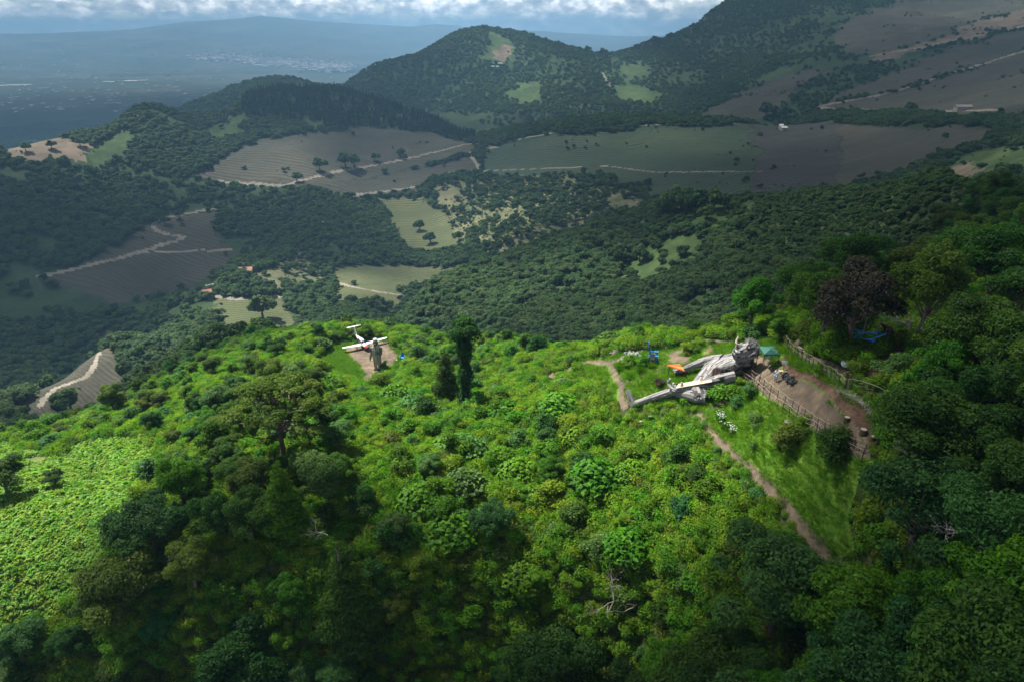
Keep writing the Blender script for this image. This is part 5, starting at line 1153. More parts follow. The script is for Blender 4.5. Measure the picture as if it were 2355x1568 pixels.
    # branch standing on the nose and leaf of sticks at its foot
    mb = MB(); b0 = c + Fn*1.2 - A_*.72; top = p(1778,125,5.0); q = [b0, b0*.75+top*.25+np.array([-.12,0,0]), b0*.5+top*.5+np.array([-.16,0,.0]), b0*.2+top*.8+np.array([-.03,0,0]), top]; mb.tube(q, [.12,.11,.12,.1,.04], 7, .7)
    mb.tube([b0+A_*.1, b0+Fn*.5-A_*.22], [.07,.03], 6, .3); mb.tube([b0, b0-A_*.5-Fn*.4, b0-A_*.6-Fn*1.4], [.08,.06,.03], 6, .3); mb.build('branch', W_stick, head)
    return e
giant = reclining_giant()
# ------------------------------------------------------------------ orange paper dart on its pole
def paper_plane():
    q = lambda x, y, h: PX_(C3, x, y, h)
    e = thing('paper_plane_sculpture', q(1580,1085,0), 'orange folded paper dart shape held out over the lawn by the giant hand', 'sculpture')
    nose = q(1545,790,1.75); r1 = q(1895,765,1.6); r2 = q(2035,945,1.15); k1 = q(1950,850,1.25); k0 = q(1880,905,1.02)
    def sheet_(a, b, c_, nm, m, th=.04):
        a, b, c_ = map(np.asarray, (a, b, c_)); n = np.cross(b-a, c_-a); n /= np.linalg.norm(n); n = n if n[2] > 0 else -n
        mb = MB(); v = [a, b, c_, a-n*th, b-n*th, c_-n*th]; mb.add(v, [(0,1,2),(5,4,3),(0,3,4,1),(1,4,5,2),(2,5,3,0)]); return mb.build(nm, m, e)
    mo = simple('orange sheet metal', (.72,.13,.03), .45, vary=.06); mr = simple('red orange sheet metal', (.62,.06,.025), .45, vary=.06)
    sheet_(nose, r1, k1, 'wing', mo); sheet_(nose+np.array([0,0,.01]), k1, r2, 'wing', mo); sheet_(nose-np.array([0,0,.05]), k1-np.array([0,0,.03]), k0, 'keel', mr)
    sheet_(nose-np.array([0,0,.08]), r2-np.array([0,0,.06]), k0-np.array([0,0,.1]), 'keel', mr)
    mb = MB(); a = q(1615,835,1.6); b = q(1582,1085,-.1); mb.tube([b, a], .06, 8); mb.build('pole', simple('dark pole', (.05,.06,.07), .6), e)
paper_plane()
# ------------------------------------------------------------------ people
SKIN = simple('skin', (.32,.18,.12), .6, vary=.05)
def skin_mesh(name, verts, edges, radii, m, parent, root=0, lev=2):
    me = bpy.data.meshes.new(name); me.from_pydata([tuple(map(float, v)) for v in verts], edges, []); me.update()
    o = bpy.data.objects.new(name, me); col.objects.link(o); o.parent = parent; me.materials.append(m)
    sk = o.modifiers.new('skin', 'SKIN'); lay = me.skin_vertices[0] if len(me.skin_vertices) else None
    if lay is None:
        bm = bmesh.new(); bm.from_mesh(me); bm.verts.layers.skin.verify(); bm.to_mesh(me); bm.free(); lay = me.skin_vertices[0]
    for i, r in enumerate(radii): lay.data[i].radius = (r, r) if not hasattr(r, '__len__') else r; lay.data[i].use_root = (i == root)
    sk.use_smooth_shade = True; sb = o.modifiers.new('sub', 'SUBSURF'); sb.levels = lev; sb.render_levels = lev
    return o
def person(loc, rz, label, joints, top, bottom, hair=(.02,.015,.012), shoes=(.7,.7,.7), s=1.0, extra=None):
    """joints: dict of named points in the person's own frame, x to the left hand, -y ahead"""
    e = thing('person', loc, label, 'person'); e.rotation_euler = (0, 0, rz); e.scale = (s, s, s)
    J = dict(pelvis=(0,0,.95), waist=(0,0,1.08), chest=(0,-.01,1.30), neck=(0,-.01,1.46), head=(0,-.03,1.60), top=(0,-.01,1.74),
             lsh=(.18,0,1.40), lel=(.24,.02,1.12), lwr=(.22,-.12,.90), lha=(.21,-.17,.83), rsh=(-.18,0,1.40), rel=(-.24,.02,1.12), rwr=(-.22,-.12,.90), rha=(-.21,-.17,.83),
             lhip=(.09,0,.90), lkn=(.10,-.02,.50), lan=(.10,.02,.09), lto=(.11,-.15,.03), rhip=(-.09,0,.90), rkn=(-.10,-.02,.50), ran=(-.10,.02,.09), rto=(-.11,-.15,.03))
    J.update(joints); N_ = list(J); idx = {k: i for i, k in enumerate(N_)}; V = [np.array(J[k], float) for k in N_]
    R_ = dict(pelvis=(.15,.11), waist=(.13,.095), chest=(.16,.11), neck=.058, head=(.082,.10), top=.055, lsh=.065, rsh=.065, lel=.045, rel=.045, lwr=.03, rwr=.03, lha=(.045,.022), rha=(.045,.022), lhip=.10, rhip=.10, lkn=.062, rkn=.062, lan=.042, ran=.042, lto=(.045,.03), rto=(.045,.03))
    E = [('pelvis','waist'),('waist','chest'),('chest','neck'),('neck','head'),('head','top'),('chest','lsh'),('lsh','lel'),('lel','lwr'),('lwr','lha'),('chest','rsh'),('rsh','rel'),('rel','rwr'),('rwr','rha'),('pelvis','lhip'),('lhip','lkn'),('lkn','lan'),('lan','lto'),('pelvis','rhip'),('rhip','rkn'),('rkn','ran'),('ran','rto')]
    ed = [(idx[a], idx[b]) for a, b in E]; rad = [R_[k] for k in N_]
    for sd in ('l', 'r'):    # five fingers on each hand
        w, h = np.array(J[sd+'wr'], float), np.array(J[sd+'ha'], float); d = (h-w)/(np.linalg.norm(h-w)+1e-6); sx = np.cross(d, (0, 1, .2)); sx /= np.linalg.norm(sx)+1e-6
        for k, (off, ln) in enumerate([(-.03,.065),(-.011,.078),(.010,.075),(.030,.058),(-.055,.035)]):
            a = h + sx*off + d*(.02 if k < 4 else -.02); b = a + d*ln*.6 + (sx*-.02 if k == 4 else 0); c_ = b + d*ln*.4 + np.array([0,-.012,-.008])
            i0 = len(V); V += [a, b, c_]; rad += [.010,.0095,.008]; ed += [(idx[sd+'ha'], i0), (i0, i0+1), (i0+1, i0+2)]
    body = skin_mesh('body', V, ed, rad, SKIN, e, idx['pelvis'])
    def shell(nm, ks, es, rr, c):
        vs = [J[k] for k in ks]; ii = {k: i for i, k in enumerate(ks)}
        return skin_mesh(nm, vs, [(ii[a], ii[b]) for a, b in es], rr, simple(nm, c, .85, vary=.1), e, 0)
    J['lmid'] = tuple((np.array(J['lsh'])*.45+np.array(J['lel'])*.55)); J['rmid'] = tuple((np.array(J['rsh'])*.45+np.array(J['rel'])*.55))
    shell('shirt', ['pelvis','waist','chest','lsh','rsh','lmid','rmid'], [('pelvis','waist'),('waist','chest'),('chest','lsh'),('chest','rsh'),('lsh','lmid'),('rsh','rmid')], [(.17,.13),(.155,.115),(.185,.13),.085,.085,.07,.07], top)
    shell('trousers', ['pelvis','lhip','rhip','lkn','rkn'], [('pelvis','lhip'),('pelvis','rhip'),('lhip','lkn'),('rhip','rkn')], [(.165,.125),.118,.118,.085,.085], bottom)
    h = np.array(J['head'], float); t = np.array(J['top'], float); skin_mesh('hair', [h + (t-h)*.55 + np.array([0,.02,0]), t + np.array([0,.01,.01])], [(0,1)], [(.092,.105),(.06,.07)], simple('hair', hair, .9), e, 0)
    for sd in ('l', 'r'):
        a, b = np.array(J[sd+'an'], float), np.array(J[sd+'to'], float); skin_mesh('shoe', [a-np.array([0,0,.03]), b], [(0,1)], [.052,.05], simple('shoe', shoes, .7), e, 0)
    fd = np.array([0,-1,0]); fm = MB_local = bmesh.new()
    def fb(nm, pts, r, c):
        bm = bmesh.new()
        for q in pts: bmesh.ops.create_icosphere(bm, subdivisions=2, radius=r, matrix=Matrix.Translation(Vector(tuple(map(float, q)))))
        me = bpy.data.meshes.new(nm); bm.to_mesh(me); bm.free(); me.materials.append(simple(nm, c, .5)); o = bpy.data.objects.new(nm, me); col.objects.link(o); o.parent = e
    fb('eyes', [h + np.array([.03,-.088,.02]), h + np.array([-.03,-.088,.02])], .011, (.02,.015,.01)); fb('nose', [h + np.array([0,-.104,-.012])], .014, (.32,.18,.12)); fb('mouth', [h + np.array([.008,-.092,-.05]), h + np.array([-.008,-.092,-.05])], .010, (.25,.09,.08))
    fb('ear', [h + np.array([.088,.0,0]), h + np.array([-.088,.0,0])], .02, (.30,.17,.11))
    return e
q = PX_(CG, 1370, 1395); man = person(q, R(-62), 'man in a pale blue shirt and shorts standing on the road holding a camera', dict(lel=(.2,-.14,1.14), lwr=(.08,-.32,1.26), lha=(.05,-.37,1.30), rel=(-.2,-.14,1.14), rwr=(-.08,-.32,1.26), rha=(-.05,-.37,1.30)), (.42,.60,.72), (.30,.42,.55), hair=(.12,.02,.02), shoes=(.75,.68,.7))
mb = MB(); cm_ = np.array(man.matrix_basis @ Vector((0,-.42,1.33))) if False else None
d_ = np.array([math.sin(R(-62))*.42, -math.cos(R(-62))*.42, 1.34]); cpos = np.array(q) + d_
ce = thing('camera', cpos, 'small black camera in the hands of the man on the road', 'camera'); mb.box(cpos, .12, .07, .08, R(-62)); mb.build('camera_body', M_black, ce); mb = MB(); dd = np.array([math.sin(R(-62)), -math.cos(R(-62)), 0]); mb.tube([cpos+dd*.03, cpos+dd*.1], .03, 10); mb.build('lens', M_black, ce)
# ------------------------------------------------------------------ green canopy with stall
def canopy():
    hr = 2.05
    z_ = float(PX_(CG, 1260, 900)[2]) + hr; far_l, far_r, near_r, near_l = RP(CG, 940, 398, z_), RP(CG, 1325, 402, z_), RP(CG, 1490, 612, z_), RP(CG, 1080, 612, z_); pk = RP(CG, 1245, 470, z_+.45)
    c = (far_l+far_r+near_r+near_l)/4; zt = c[2]
    for a in (far_l, far_r, near_r, near_l): a[2] = zt
    e = thing('canopy_tent', (c[0], c[1], float(H(c[0], c[1]))), 'green pop up canopy tent behind the giant head', 'canopy')
    cn = [far_l, far_r, near_r, near_l]; mg = simple('green canvas', (.030,.125,.095), .7, vary=.1); mf = simple('dark green frame', (.015,.05,.038), .5)
    mb = MB(); v = cn + [pk] + [x - np.array([0,0,.16]) for x in cn]; mb.add(v, [(0,1,4),(1,2,4),(2,3,4),(3,0,4),(0,5,6,1),(1,6,7,2),(2,7,8,3),(3,8,5,0),(5,8,7,6)]); mb.build('roof', mg, e)
    for x in cn:
        b = np.array([x[0], x[1], float(H(x[0], x[1]))-.1]); b[:2] += (b[:2]-c[:2])*.05; mb = MB(); mb.beam(b, x-np.array([0,0,.05]), .06, .06, up=(0,1,0)); mb.box(b+np.array([0,0,.12]), .16, .16, .04); mb.build('leg', mf, e)
    mb = MB()
    for i in range(4):
        a, b = cn[i], cn[(i+1) % 4]; mb.beam(a-np.array([0,0,.3]), (a+b)/2-np.array([0,0,.05]), .025, .025); mb.beam((a+b)/2-np.array([0,0,.05]), b-np.array([0,0,.3]), .025, .025)
    mb.build('truss', mf, e)
    mb = MB(); w = RP(CG, 1425, 545, z_+.2); mb.box(w, .14, .05, .1, .6); mb.build('sticker', M_white, e)
    s = PX_(CG, 1210, 900); d = np.array(s)
    te = thing('table', d, 'low dark stall table under the green canopy', 'table'); tz = d[2]
    mb = MB(); mb.box(d+np.array([-.1,.45,.72]), .8, .45, .04); mb.build('table_top', mf, te)
    for i in (-1, 1):
        for j in (-1, 1): mb = MB(); mb.box(d+np.array([-.1+i*.36,.45+j*.19,.34]), .04, .04, .72); mb.build('leg', mf, te)
    person(d + np.array([-.12,1.0,0]), R(15), 'person in a red shirt behind the stall table under the green canopy', dict(lwr=(.16,-.30,1.02), lha=(.14,-.36,1.0)), (.42,.10,.09), (.03,.03,.05), shoes=(.05,.05,.05))
    ch = thing('backpack', d+np.array([.28,-.05,0]), 'dark blue bag on the ground under the green canopy', 'bag'); mb = MB(); mb.tube([d+np.array([.28,-.05,-.02]), d+np.array([.28,-.05,.15]), d+np.array([.28,-.03,.33]), d+np.array([.28,0,.42])], [.17,.2,.17,.07], 10); mb.build('bag_body', simple('navy fabric', (.012,.02,.06), .8), ch, True); mb = MB(); mb.tube([d+np.array([.28,-.1,.35])+np.array([.08*math.cos(a),0,.1*math.sin(a)]) for a in np.linspace(0,3.14,7)], .015, 5); mb.build('strap', M_black, ch)
canopy()
# ------------------------------------------------------------------ big blue chair
def big_chair():
    b = PX_(C3, 1050, 790); b2 = PX_(C3, 1262, 770); fl = PX_(C3, 980, 690); dx = np.array([b2[0]-b[0], b2[1]-b[1], 0]); L_ = np.linalg.norm(dx); ux = dx/L_ ; uy = np.array([-ux[1], ux[0], 0]); W = 1.5
    e = thing('giant_chair', b + ux*L_/2 + uy*W/2, 'oversized bright blue wooden garden chair seen from its side', 'chair'); z = b[2]; o = b.copy(); o[2] = min(b[2], float(H(*(b + uy*W)[:2]))) - .08
    P3 = lambda x, y, h: o + ux*x + uy*y + np.array([0,0,h])
    for i, y in enumerate((.06, W-.06)):
        mb = MB(); mb.beam(P3(.05,y,0), P3(.0,y,1.35), .12, .16, up=(1,0,0)); mb.build('leg', M_blue, e); mb = MB(); mb.beam(P3(L_,y,0), P3(L_-.02,y,1.45), .12, .16, up=(1,0,0)); mb.build('leg', M_blue, e)
        mb = MB(); mb.beam(P3(-.1,y,1.5), P3(L_+.18,y,1.5), .26, .07); mb.build('armrest', M_blue, e)
        mb = MB(); mb.beam(P3(.0,y,.82), P3(L_,y,.95), .06, .28); mb.build('side_rail', M_blue, e)
    mb = MB()
    for i in range(6): mb.beam(P3(.1+i*(L_-.1)/5.5, 0, .98+.02*i), P3(.1+i*(L_-.1)/5.5, W, .98+.02*i), (L_-.1)/6.2, .05)
    mb.build('seat', M_blue, e)
    mb = MB(); n = 7; hs = [2.85,3.1,3.25,3.35,3.25,3.1,2.85]
    for i in range(n): y = .1 + (W-.2)*i/(n-1); mb.beam(P3(.22,y,.85), P3(-.28,y,hs[i]), .19, .06, up=(0,1,0)) if False else mb.hexa([P3(.22+a*.06,y+s*.095,.85) for a, s in ((0,-1),(0,1),(1,1),(1,-1))] + [P3(-.28+a*.06,y+s*.095,hs[i]) for a, s in ((0,-1),(0,1),(1,1),(1,-1))])
    mb.beam(P3(.03,0,1.9), P3(.03,W,1.9), .07, .16); mb.build('backrest', M_blue, e)
    mb = MB(); c = P3(L_*.4, -.02, 1.18); mp_ = simple('patterned panel', (.42,.30,.24), .8, vary=.5, scale=14)
    mb.box(c, .62, .04, .42, math.atan2(ux[1], ux[0])); mb.build('side_panel', mp_, e)
    person(P3(L_*.45, W*.55, .58), math.atan2(ux[1], ux[0]) + R(90), 'person in a white top sitting in the oversized blue chair', dict(pelvis=(0,0,.55), waist=(0,.02,.68), chest=(0,.03,.90), neck=(0,.02,1.06), head=(0,0,1.20), top=(0,.02,1.34), lsh=(.18,.03,1.0), lel=(.24,-.05,.78), lwr=(.2,-.26,.70), lha=(.19,-.33,.68), rsh=(-.18,.03,1.0), rel=(-.24,-.05,.78), rwr=(-.2,-.26,.70), rha=(-.19,-.33,.68), lhip=(.09,-.02,.53), lkn=(.11,-.40,.52), lan=(.11,-.42,.14), lto=(.11,-.55,.09), rhip=(-.09,-.02,.53), rkn=(-.11,-.40,.52), ran=(-.11,-.42,.14), rto=(-.11,-.55,.09)), (.62,.70,.78), (.10,.12,.18))
big_chair()
# ------------------------------------------------------------------ fences of sticks
def fence(pts, cropf, label, hgt=1.1, step=1.5, name='fence', seed=0, rails=(1.05, .6), zig=True):
    g = np.random.default_rng(900+seed); P_ = [PX_(cropf, x, y, hgt) for x, y in pts]; P_ = [np.array([a[0], a[1], float(H(a[0], a[1]))]) for a in P_]
    Q = [P_[0]]
    for a, b in zip(P_[:-1], P_[1:]):
        n = max(1, int(np.linalg.norm(b-a)/step + .5))
        for k in range(1, n+1): c = a + (b-a)*k/n; c[2] = float(H(c[0], c[1])); Q.append(c)
    e = thing(name, Q[0], label, 'fence')
    for i, q_ in enumerate(Q):
        mb = MB(); l = g.normal(size=2)*.03; mb.tube([q_-np.array([0,0,.25]), q_+np.array([l[0], l[1], hgt*g.uniform(.95, 1.1)])], [.05,.04], 6, g.uniform(.2, .9)); mb.build('post', W_post, e)
    mb = MB()
    for r in rails:
        for a, b in zip(Q[:-1], Q[1:]):
            z0, z1 = hgt*r + g.normal()*.04, hgt*r + g.normal()*.04; m_ = (a+b)/2 + np.array([g.normal()*.04, g.normal()*.04, (z0+z1)/2 + g.normal()*.06]); mb.tube([a+np.array([0,0,z0]), m_, b+np.array([0,0,z1])], [.026,.02,.024] if r > .8 else [.016]*3, 5, g.uniform(.35, .9))
    mb.build('rail', W_stick, e)
    if zig:
        mb = MB()
        for a, b in zip(Q[:-1], Q[1:]):
            for k in range(2): f0, f1 = g.uniform(0, .5), g.uniform(.4, 1); x0 = a+(b-a)*f0; x1 = a+(b-a)*f1; s = (x0, x1) if g.random() < .5 else (x1, x0); mb.tube([s[0]+np.array([0,0,.05]), (s[0]+s[1])/2+np.array([g.normal()*.05, 0, hgt*.5]), s[1]+np.array([0,0,hgt*g.uniform(.8, 1.02)])], [.02,.017,.012], 4, g.uniform(.3, .9))
        mb.build('brace', W_stick, e)
fence([(1062,540),(1105,565),(1180,615),(1280,700),(1345,758),(1500,860),(1610,925),(1730,1005),(1800,1055),(1910,1110),(2050,1180)], C1, 'front stick fence along the lower edge of the dirt road', seed=1)
fence([(1125,515),(1235,590),(1350,680),(1470,770),(1570,835),(1680,915),(1785,990),(1880,1040),(1985,1085),(2070,1112)], C1, 'inner stick fence standing on the dirt road', seed=2)
fence([(1405,235),(1440,290),(1515,345),(1580,385),(1640,420),(1710,465),(1790,505),(1860,555),(1905,595)], C1, 'upper stick fence above the grass bank, up to the thick leaning post', seed=3, step=1.2)
fence([(1915,590),(1960,590),(2050,612),(2130,645),(2235,700)], C1, 'upper stick fence running right from the thick leaning post', seed=4, step=1.2)
e = thing('fence_post', PX_(C1, 1908, 628), 'thick dark leaning post where the two upper fences meet', 'post'); q = np.array(e.location); mb = MB(); mb.tube([q-np.array([0,0,.3]), q+np.array([-.05,0,.5]), q+np.array([-.2,0,1.25])], [.17,.15,.13], 8, .3); mb.build('post', W_post, e)
# tangled branch barriers
def tangle(pts, cropf, label, h, n, seed, r=.03, ln=1.2, name='branch_barrier'):
    g = np.random.default_rng(seed); P_ = [PX_(cropf, x, y, 0) for x, y in pts]; e = thing(name, P_[0], label, 'branches'); mb = MB(); c = []
    for a, b in zip(P_[:-1], P_[1:]):
        for k in range(8): c.append(a+(b-a)*k/8 + np.array([0,0,h*.5]))
    stick_heap(mb, c, n, g, r, ln, h*.3, (.5, 1)); mb.build('branches', M_bare, e)
tangle([(1300,320),(1500,330),(1700,300),(1880,260),(1940,215)], C3, 'tangled pale branch barrier right of the blue chair', .9, 90, 31, .035, 1.4)
tangle([(60,560),(150,490),(330,400),(440,330)], C3, 'thin arching branch barrier left of the blue chair', .6, 40, 32, .03, 1.5)
tangle([(1850,700),(1960,760),(2080,830),(2150,900)], C1, 'heap of dry grey brushwood under the upper fence', .5, 260, 33, .014, .9, 'brushwood')
tangle([(985,565),(1000,585)], C1, 'knot of pale driftwood at the elbow of the giant', .7, 16, 34, .04, .8, 'driftwood')
# sign, stumps, dark heap, small things by the road
def board_sign():
    b = PX_(CG, 1590, 1070); e = thing('sign', b, 'small white notice board on a post beside the green canopy', 'sign'); t = PX_(CG, 1580, 925, 1.05); mb = MB(); mb.tube([b-np.array([0,0,.1]), np.array([b[0], b[1], b[2]+1.0])], .03, 6); mb.build('post', W_post, e); c = np.array([b[0], b[1]-.04, b[2]+1.02]); mb = MB(); mb.box(c, .55, .03, .38, R(-12), .5); mb.build('board', simple('pale board', (.62,.68,.68), .5), e)
    mb = MB(); mb.box(np.array([b[0]-.28, b[1]-.1, b[2]+.06]), .5, .3, .06, R(-10), .7); mb.build('base_board', W_tan, e)
board_sign()
for x, y, l, s in [(1905,935,'cut log stump on the road edge, the one nearer the giant',1.0),(2040,1040,'cut log stump on the road edge, the one nearer the trees',1.15),(2118,1088,'darker low stump half hidden by the trees at the road end',.9)]:
    b = PX_(C1, x, y); e = thing('stump', b, l, 'stump'); mb = MB(); mb.tube([b-np.array([0,0,.1]), b+np.array([0,0,.42*s])], [.27*s,.24*s], 12, .4); mb.build('bark', W_post, e); mb = MB(); mb.tube([b+np.array([0,0,.42*s]), b+np.array([0,0,.425*s+.01])], [.22*s,.21*s], 12, .8); mb.build('cut_face', W_stick, e)
def lump(name, c, r, label, cat, m, seed, squash=.8, sub_=3, rough=.25):
    g = np.random.default_rng(seed); bm = bmesh.new(); bmesh.ops.create_icosphere(bm, subdivisions=sub_, radius=1)
    for v in bm.verts:
        n = float(vnoise(np.array([v.co.x*3.1+seed]), np.array([v.co.y*3.1+v.co.z*2.3]), 3)[0]) ; k = 1 + rough*n + g.uniform(-.5, .5)*rough*.5; v.co = Vector((v.co.x*r*k, v.co.y*r*k, v.co.z*r*squash*k))
    me = bpy.data.meshes.new(name); bm.to_mesh(me); bm.free(); me.materials.append(m); o = bpy.data.objects.new(name, me); col.objects.link(o); o.location = (c[0], c[1], c[2] + r*squash*.75); o.rotation_euler = (0, 0, g.uniform(0, 6)); tag(o, label, cat); return o
M_coal = simple('dark jagged rock', (.028,.030,.032), .8, vary=.6, scale=6, bump=.8)
for x, y, r, l in [(1400,575,.36,'dark jagged rock at the canopy end of the heap beside the man'),(1440,608,.42,'dark jagged rock in the middle of the heap beside the man'),(1468,630,.36,'dark jagged rock at the fence end of the heap beside the man')]:
    lump('rock', PX_(C1, x, y), r, l, 'rock', M_coal, x, .8, 4, .5)
b = PX_(C1, 1402, 545, .5); e = thing('bent_branch', b, 'pale curved branch lying over the dark rocks', 'branch'); mb = MB(); mb.tube([b+np.array([-.32+.1*math.sin(a), .05, -.05]) + np.array([.32*(1-math.cos(a)), 0, .28*math.sin(a)]) for a in np.linspace(0, 2.8, 9)], .045, 6, .9); mb.build('branch', M_bare, e)
lump('covered_stump', PX_(C1, 1892, 480, .3), .42, 'white plastic over a stump beside the big bush under the blue frame', 'covered stump', simple('white plastic', (.55,.57,.60), .8, vary=.2, scale=5), 5, .75)  # plastic sheet over a stump, shaped as one lump
lump('rock', PX_(C1, 1432, 950), .42, 'grey brown slab of rock on the grass slope below the front fence', 'rock', simple('grey brown rock', (.16,.13,.12), .9, vary=.3), 8, .35)
b = PX_(C1, 230, 955); e = thing('fallen_log', b, 'bleached fallen log in the thicket below the giant foot', 'log'); mb = MB(); mb.tube([b+np.array([-.55,.0,.25]), b+np.array([0,0,.3]), b+np.array([.7,-.05,.18])], [.14,.17,.1], 8, .9); mb.build('log', M_bare, e)
b = PX_(C1, 318, 905); e = thing('fallen_log', b, 'tan board like log above the bleached one', 'log'); mb = MB(); mb.box(b+np.array([0,0,.25]), 1.2, .45, .12, .1, .4); mb.build('log', W_tan, e)
# bench like boards on the upper path
for x0, y0, x1, y1, l in [(1510,322,1545,345,'short grey plank bench on the upper path near the forest'),(1592,338,1650,362,'long grey plank bench on the upper path')]:
    a, c_ = PX_(C1, x0, y0, .6), PX_(C1, x1, y1, .6); e = thing('bench', (a+c_)/2-np.array([0,0,.6]), l, 'bench'); mb = MB(); mb.beam(a, c_, .22, .07); mb.build('seat', W_stick, e)
    for q_ in (a, c_): mb = MB(); mb.tube([np.array([q_[0], q_[1], float(H(q_[0], q_[1]))-.1]), q_], .06, 6, .3); mb.build('leg', W_post, e)
# ------------------------------------------------------------------ blue pipe frame in the trees
def blue_frame():
    pts = lambda L_: [PX_(CB, x, y, h) for x, y, h in L_]
    e = thing('play_frame', PX_(CB, 510, 1310, 0), 'blue pipe play frame with poles standing among the dark trees', 'frame')
    for L_, r in [([(330,300,4.2),(320,560,2.8),(320,690,2.2),(345,700,2.1)], .05), ([(345,700,2.1),(520,765,1.9),(760,800,1.8),(980,805,1.8),(1130,750,2.0)], .04), ([(335,822,1.6),(700,835,1.6),(1060,850,1.6)], .045), ([(350,985,1.4),(440,915,1.8),(620,965,1.6),(800,1010,1.5),(960,1030,1.4)], .06),
                   ([(480,975,1.5),(700,1000,1.4),(920,1030,1.35)], .045), ([(520,770,2.0),(600,960,1.6)], .05), ([(790,1000,1.5),(1040,930,1.8),(1270,840,2.1)], .045), ([(900,1030,1.4),(905,1080,1.2)], .07)]:
        mb = MB(); mb.tube(pts(L_), r*1.5, 7); mb.build('pipe', M_blue2, e)
    for x, y0, y1, h in [(515,1315,370,4.6),(920,1215,400,4.2),(1170,1160,360,4.2)]:
        b = PX_(CB, x, y0, 0); mb = MB(); t = b + np.array([.1,0,h]); mb.tube([b-np.array([0,0,.2]), t], [.05,.035], 7, .3); mb.build('pole', W_stick, e)
    mb = MB(); c = PX_(CB, 360, 375, 3.8); mb.tube([c+np.array([.1*math.cos(a), 0, .3*math.sin(a)]) for a in np.linspace(-1.5, 2, 7)], .05, 6); mb.build('hook', M_blue2, e)
blue_frame()
def lean_roof():
    a, b, c_, d = PX_(CB, 1110, 545, 2.4), PX_(CB, 1400, 640, 2.4), PX_(CB, 1650, 960, 1.0), PX_(CB, 1230, 760, 1.0); e = thing('shelter', PX_(CB, 1450, 1000, 0), 'low brown plank roof beside the blue frame', 'shelter'); mb = MB()
    for i in range(10): f0, f1 = i/10, (i+.9)/10; p0, p1, q0, q1 = a+(b-a)*f0, a+(b-a)*f1, d+(c_-d)*f0, d+(c_-d)*f1; n = np.array([0,0,-.05]); mb.hexa([p0+n, p1+n, q1+n, q0+n, p0, p1, q1, q0], random.uniform(.2, .8))
    mb.build('roof', tint_mat('brown boards', (.03,.018,.013), (.10,.06,.045)), e)
    for q_ in (a, b, c_, d): mb = MB(); mb.tube([np.array([q_[0], q_[1], float(H(q_[0], q_[1]))-.1]), q_], .06, 6); mb.build('post', W_post, e)
    a, b, c_, d = PX_(C9, 2060, 655, 2.6), PX_(C9, 2150, 695, 2.6), PX_(C9, 2060, 880, 1.2), PX_(C9, 1955, 845, 1.2); e = thing('shelter', PX_(C9, 2040, 930, 0), 'steep green tarpaulin roof in the dark trees near the right edge', 'shelter'); mb = MB(); n = np.array([0,0,-.05]); mb.hexa([a+n, b+n, c_+n, d+n, a, b, c_, d]); mb.build('roof', simple('green tarpaulin', (.03,.08,.06), .6), e)
    for q_ in (a, b, c_, d): mb = MB(); mb.tube([np.array([q_[0], q_[1], float(H(q_[0], q_[1]))-.1]), q_], .06, 6); mb.build('post', W_post, e)
lean_roof()
b = PX_(C1, 1865, 195); e = thing('bare_tree', b, 'leaning bare trunk with a white painted foot beside the blue frame', 'trunk'); mb = MB(); mb.tube([b+np.array([.05,0,.75]), b+np.array([.2,.1,1.6]), b+np.array([.3,.3,3.2]), b+np.array([.45,.2,5])], [.15,.15,.12,.08], 8, .5); mb.build('bark', M_bark, e); mb = MB(); mb.tube([b-np.array([0,0,.2]), b+np.array([.05,0,.76])], [.17,.155], 8); mb.build('painted_foot', simple('white trunk paint', (.5,.5,.5), .9), e)
# bare trees
def bare_tree(cropf, x, y, h, label, seed, lean=(0, 0), dens=5, hb=0.0):
    g = np.random.default_rng(seed); b = PX_(cropf, x, y, hb); e = thing('bare_tree', b, label, 'bare tree'); tr = MB(); br = MB()
    def grow(mb, p0, d, ln, r, lv):
        p1 = p0 + d*ln*.5 + g.normal(size=3)*ln*.06; p2 = p0 + d*ln + g.normal(size=3)*ln*.08; mb.tube([p0, p1, p2], [r, r*.8, r*.6], 5 if lv < 2 else 3, g.uniform(.4, .9))
        if lv < 4:
            for k in range(dens if lv == 0 else 3): nd = d + g.normal(size=3)*.55; nd[2] = abs(nd[2])*.8 if lv < 3 else nd[2]; nd /= np.linalg.norm(nd); grow(br, (p1 if k % 2 else p2), nd, ln*.62, r*.52, lv+1)
    d = np.array([lean[0], lean[1], 1.0]); d /= np.linalg.norm(d); grow(tr, b - np.array([0,0,.2]), d, h*.45, h*.012+.02, 0); tr.build('trunk', M_bare, e); br.build('branches', M_bare, e)
CC = lambda p: crop(800, 900, 900, p, 1845)
CL = lambda p: crop(0, 850, 900, p, 1732)
bare_tree(CC, 1415, 1260, 6.5, 'thin leafless grey tree at the lower middle of the slope', 41)
bare_tree(CL, 1540, 870, 3.2, 'bleached dead branches sticking out left of the tall ragged tree', 42, (-1.6, 0), hb=2.5)
bare_tree(CL, 830, 1000, 2.8, 'white dead branches above the small trees at lower left', 43, (.6, 0), hb=2.5)
bare_tree(C9, 1340, 690, 5.5, 'leafless pale tree leaning left beside the blue frame', 44, (-1.1, 0), 6)
bare_tree(C9, 1590, 480, 6.0, 'leafless pale tree in the dark forest above the play area', 45, (-.4, 0), 6)
bare_tree(C5, 1340, 520, 4.0, 'pale forked trunk showing through the dark trees at right', 46, (-.6, 0), 3)
bare_tree(C5, 1640, 880, 4.5, 'mossy pale bare branches in the dark right side', 47, (-.9, 0), 4, hb=3)
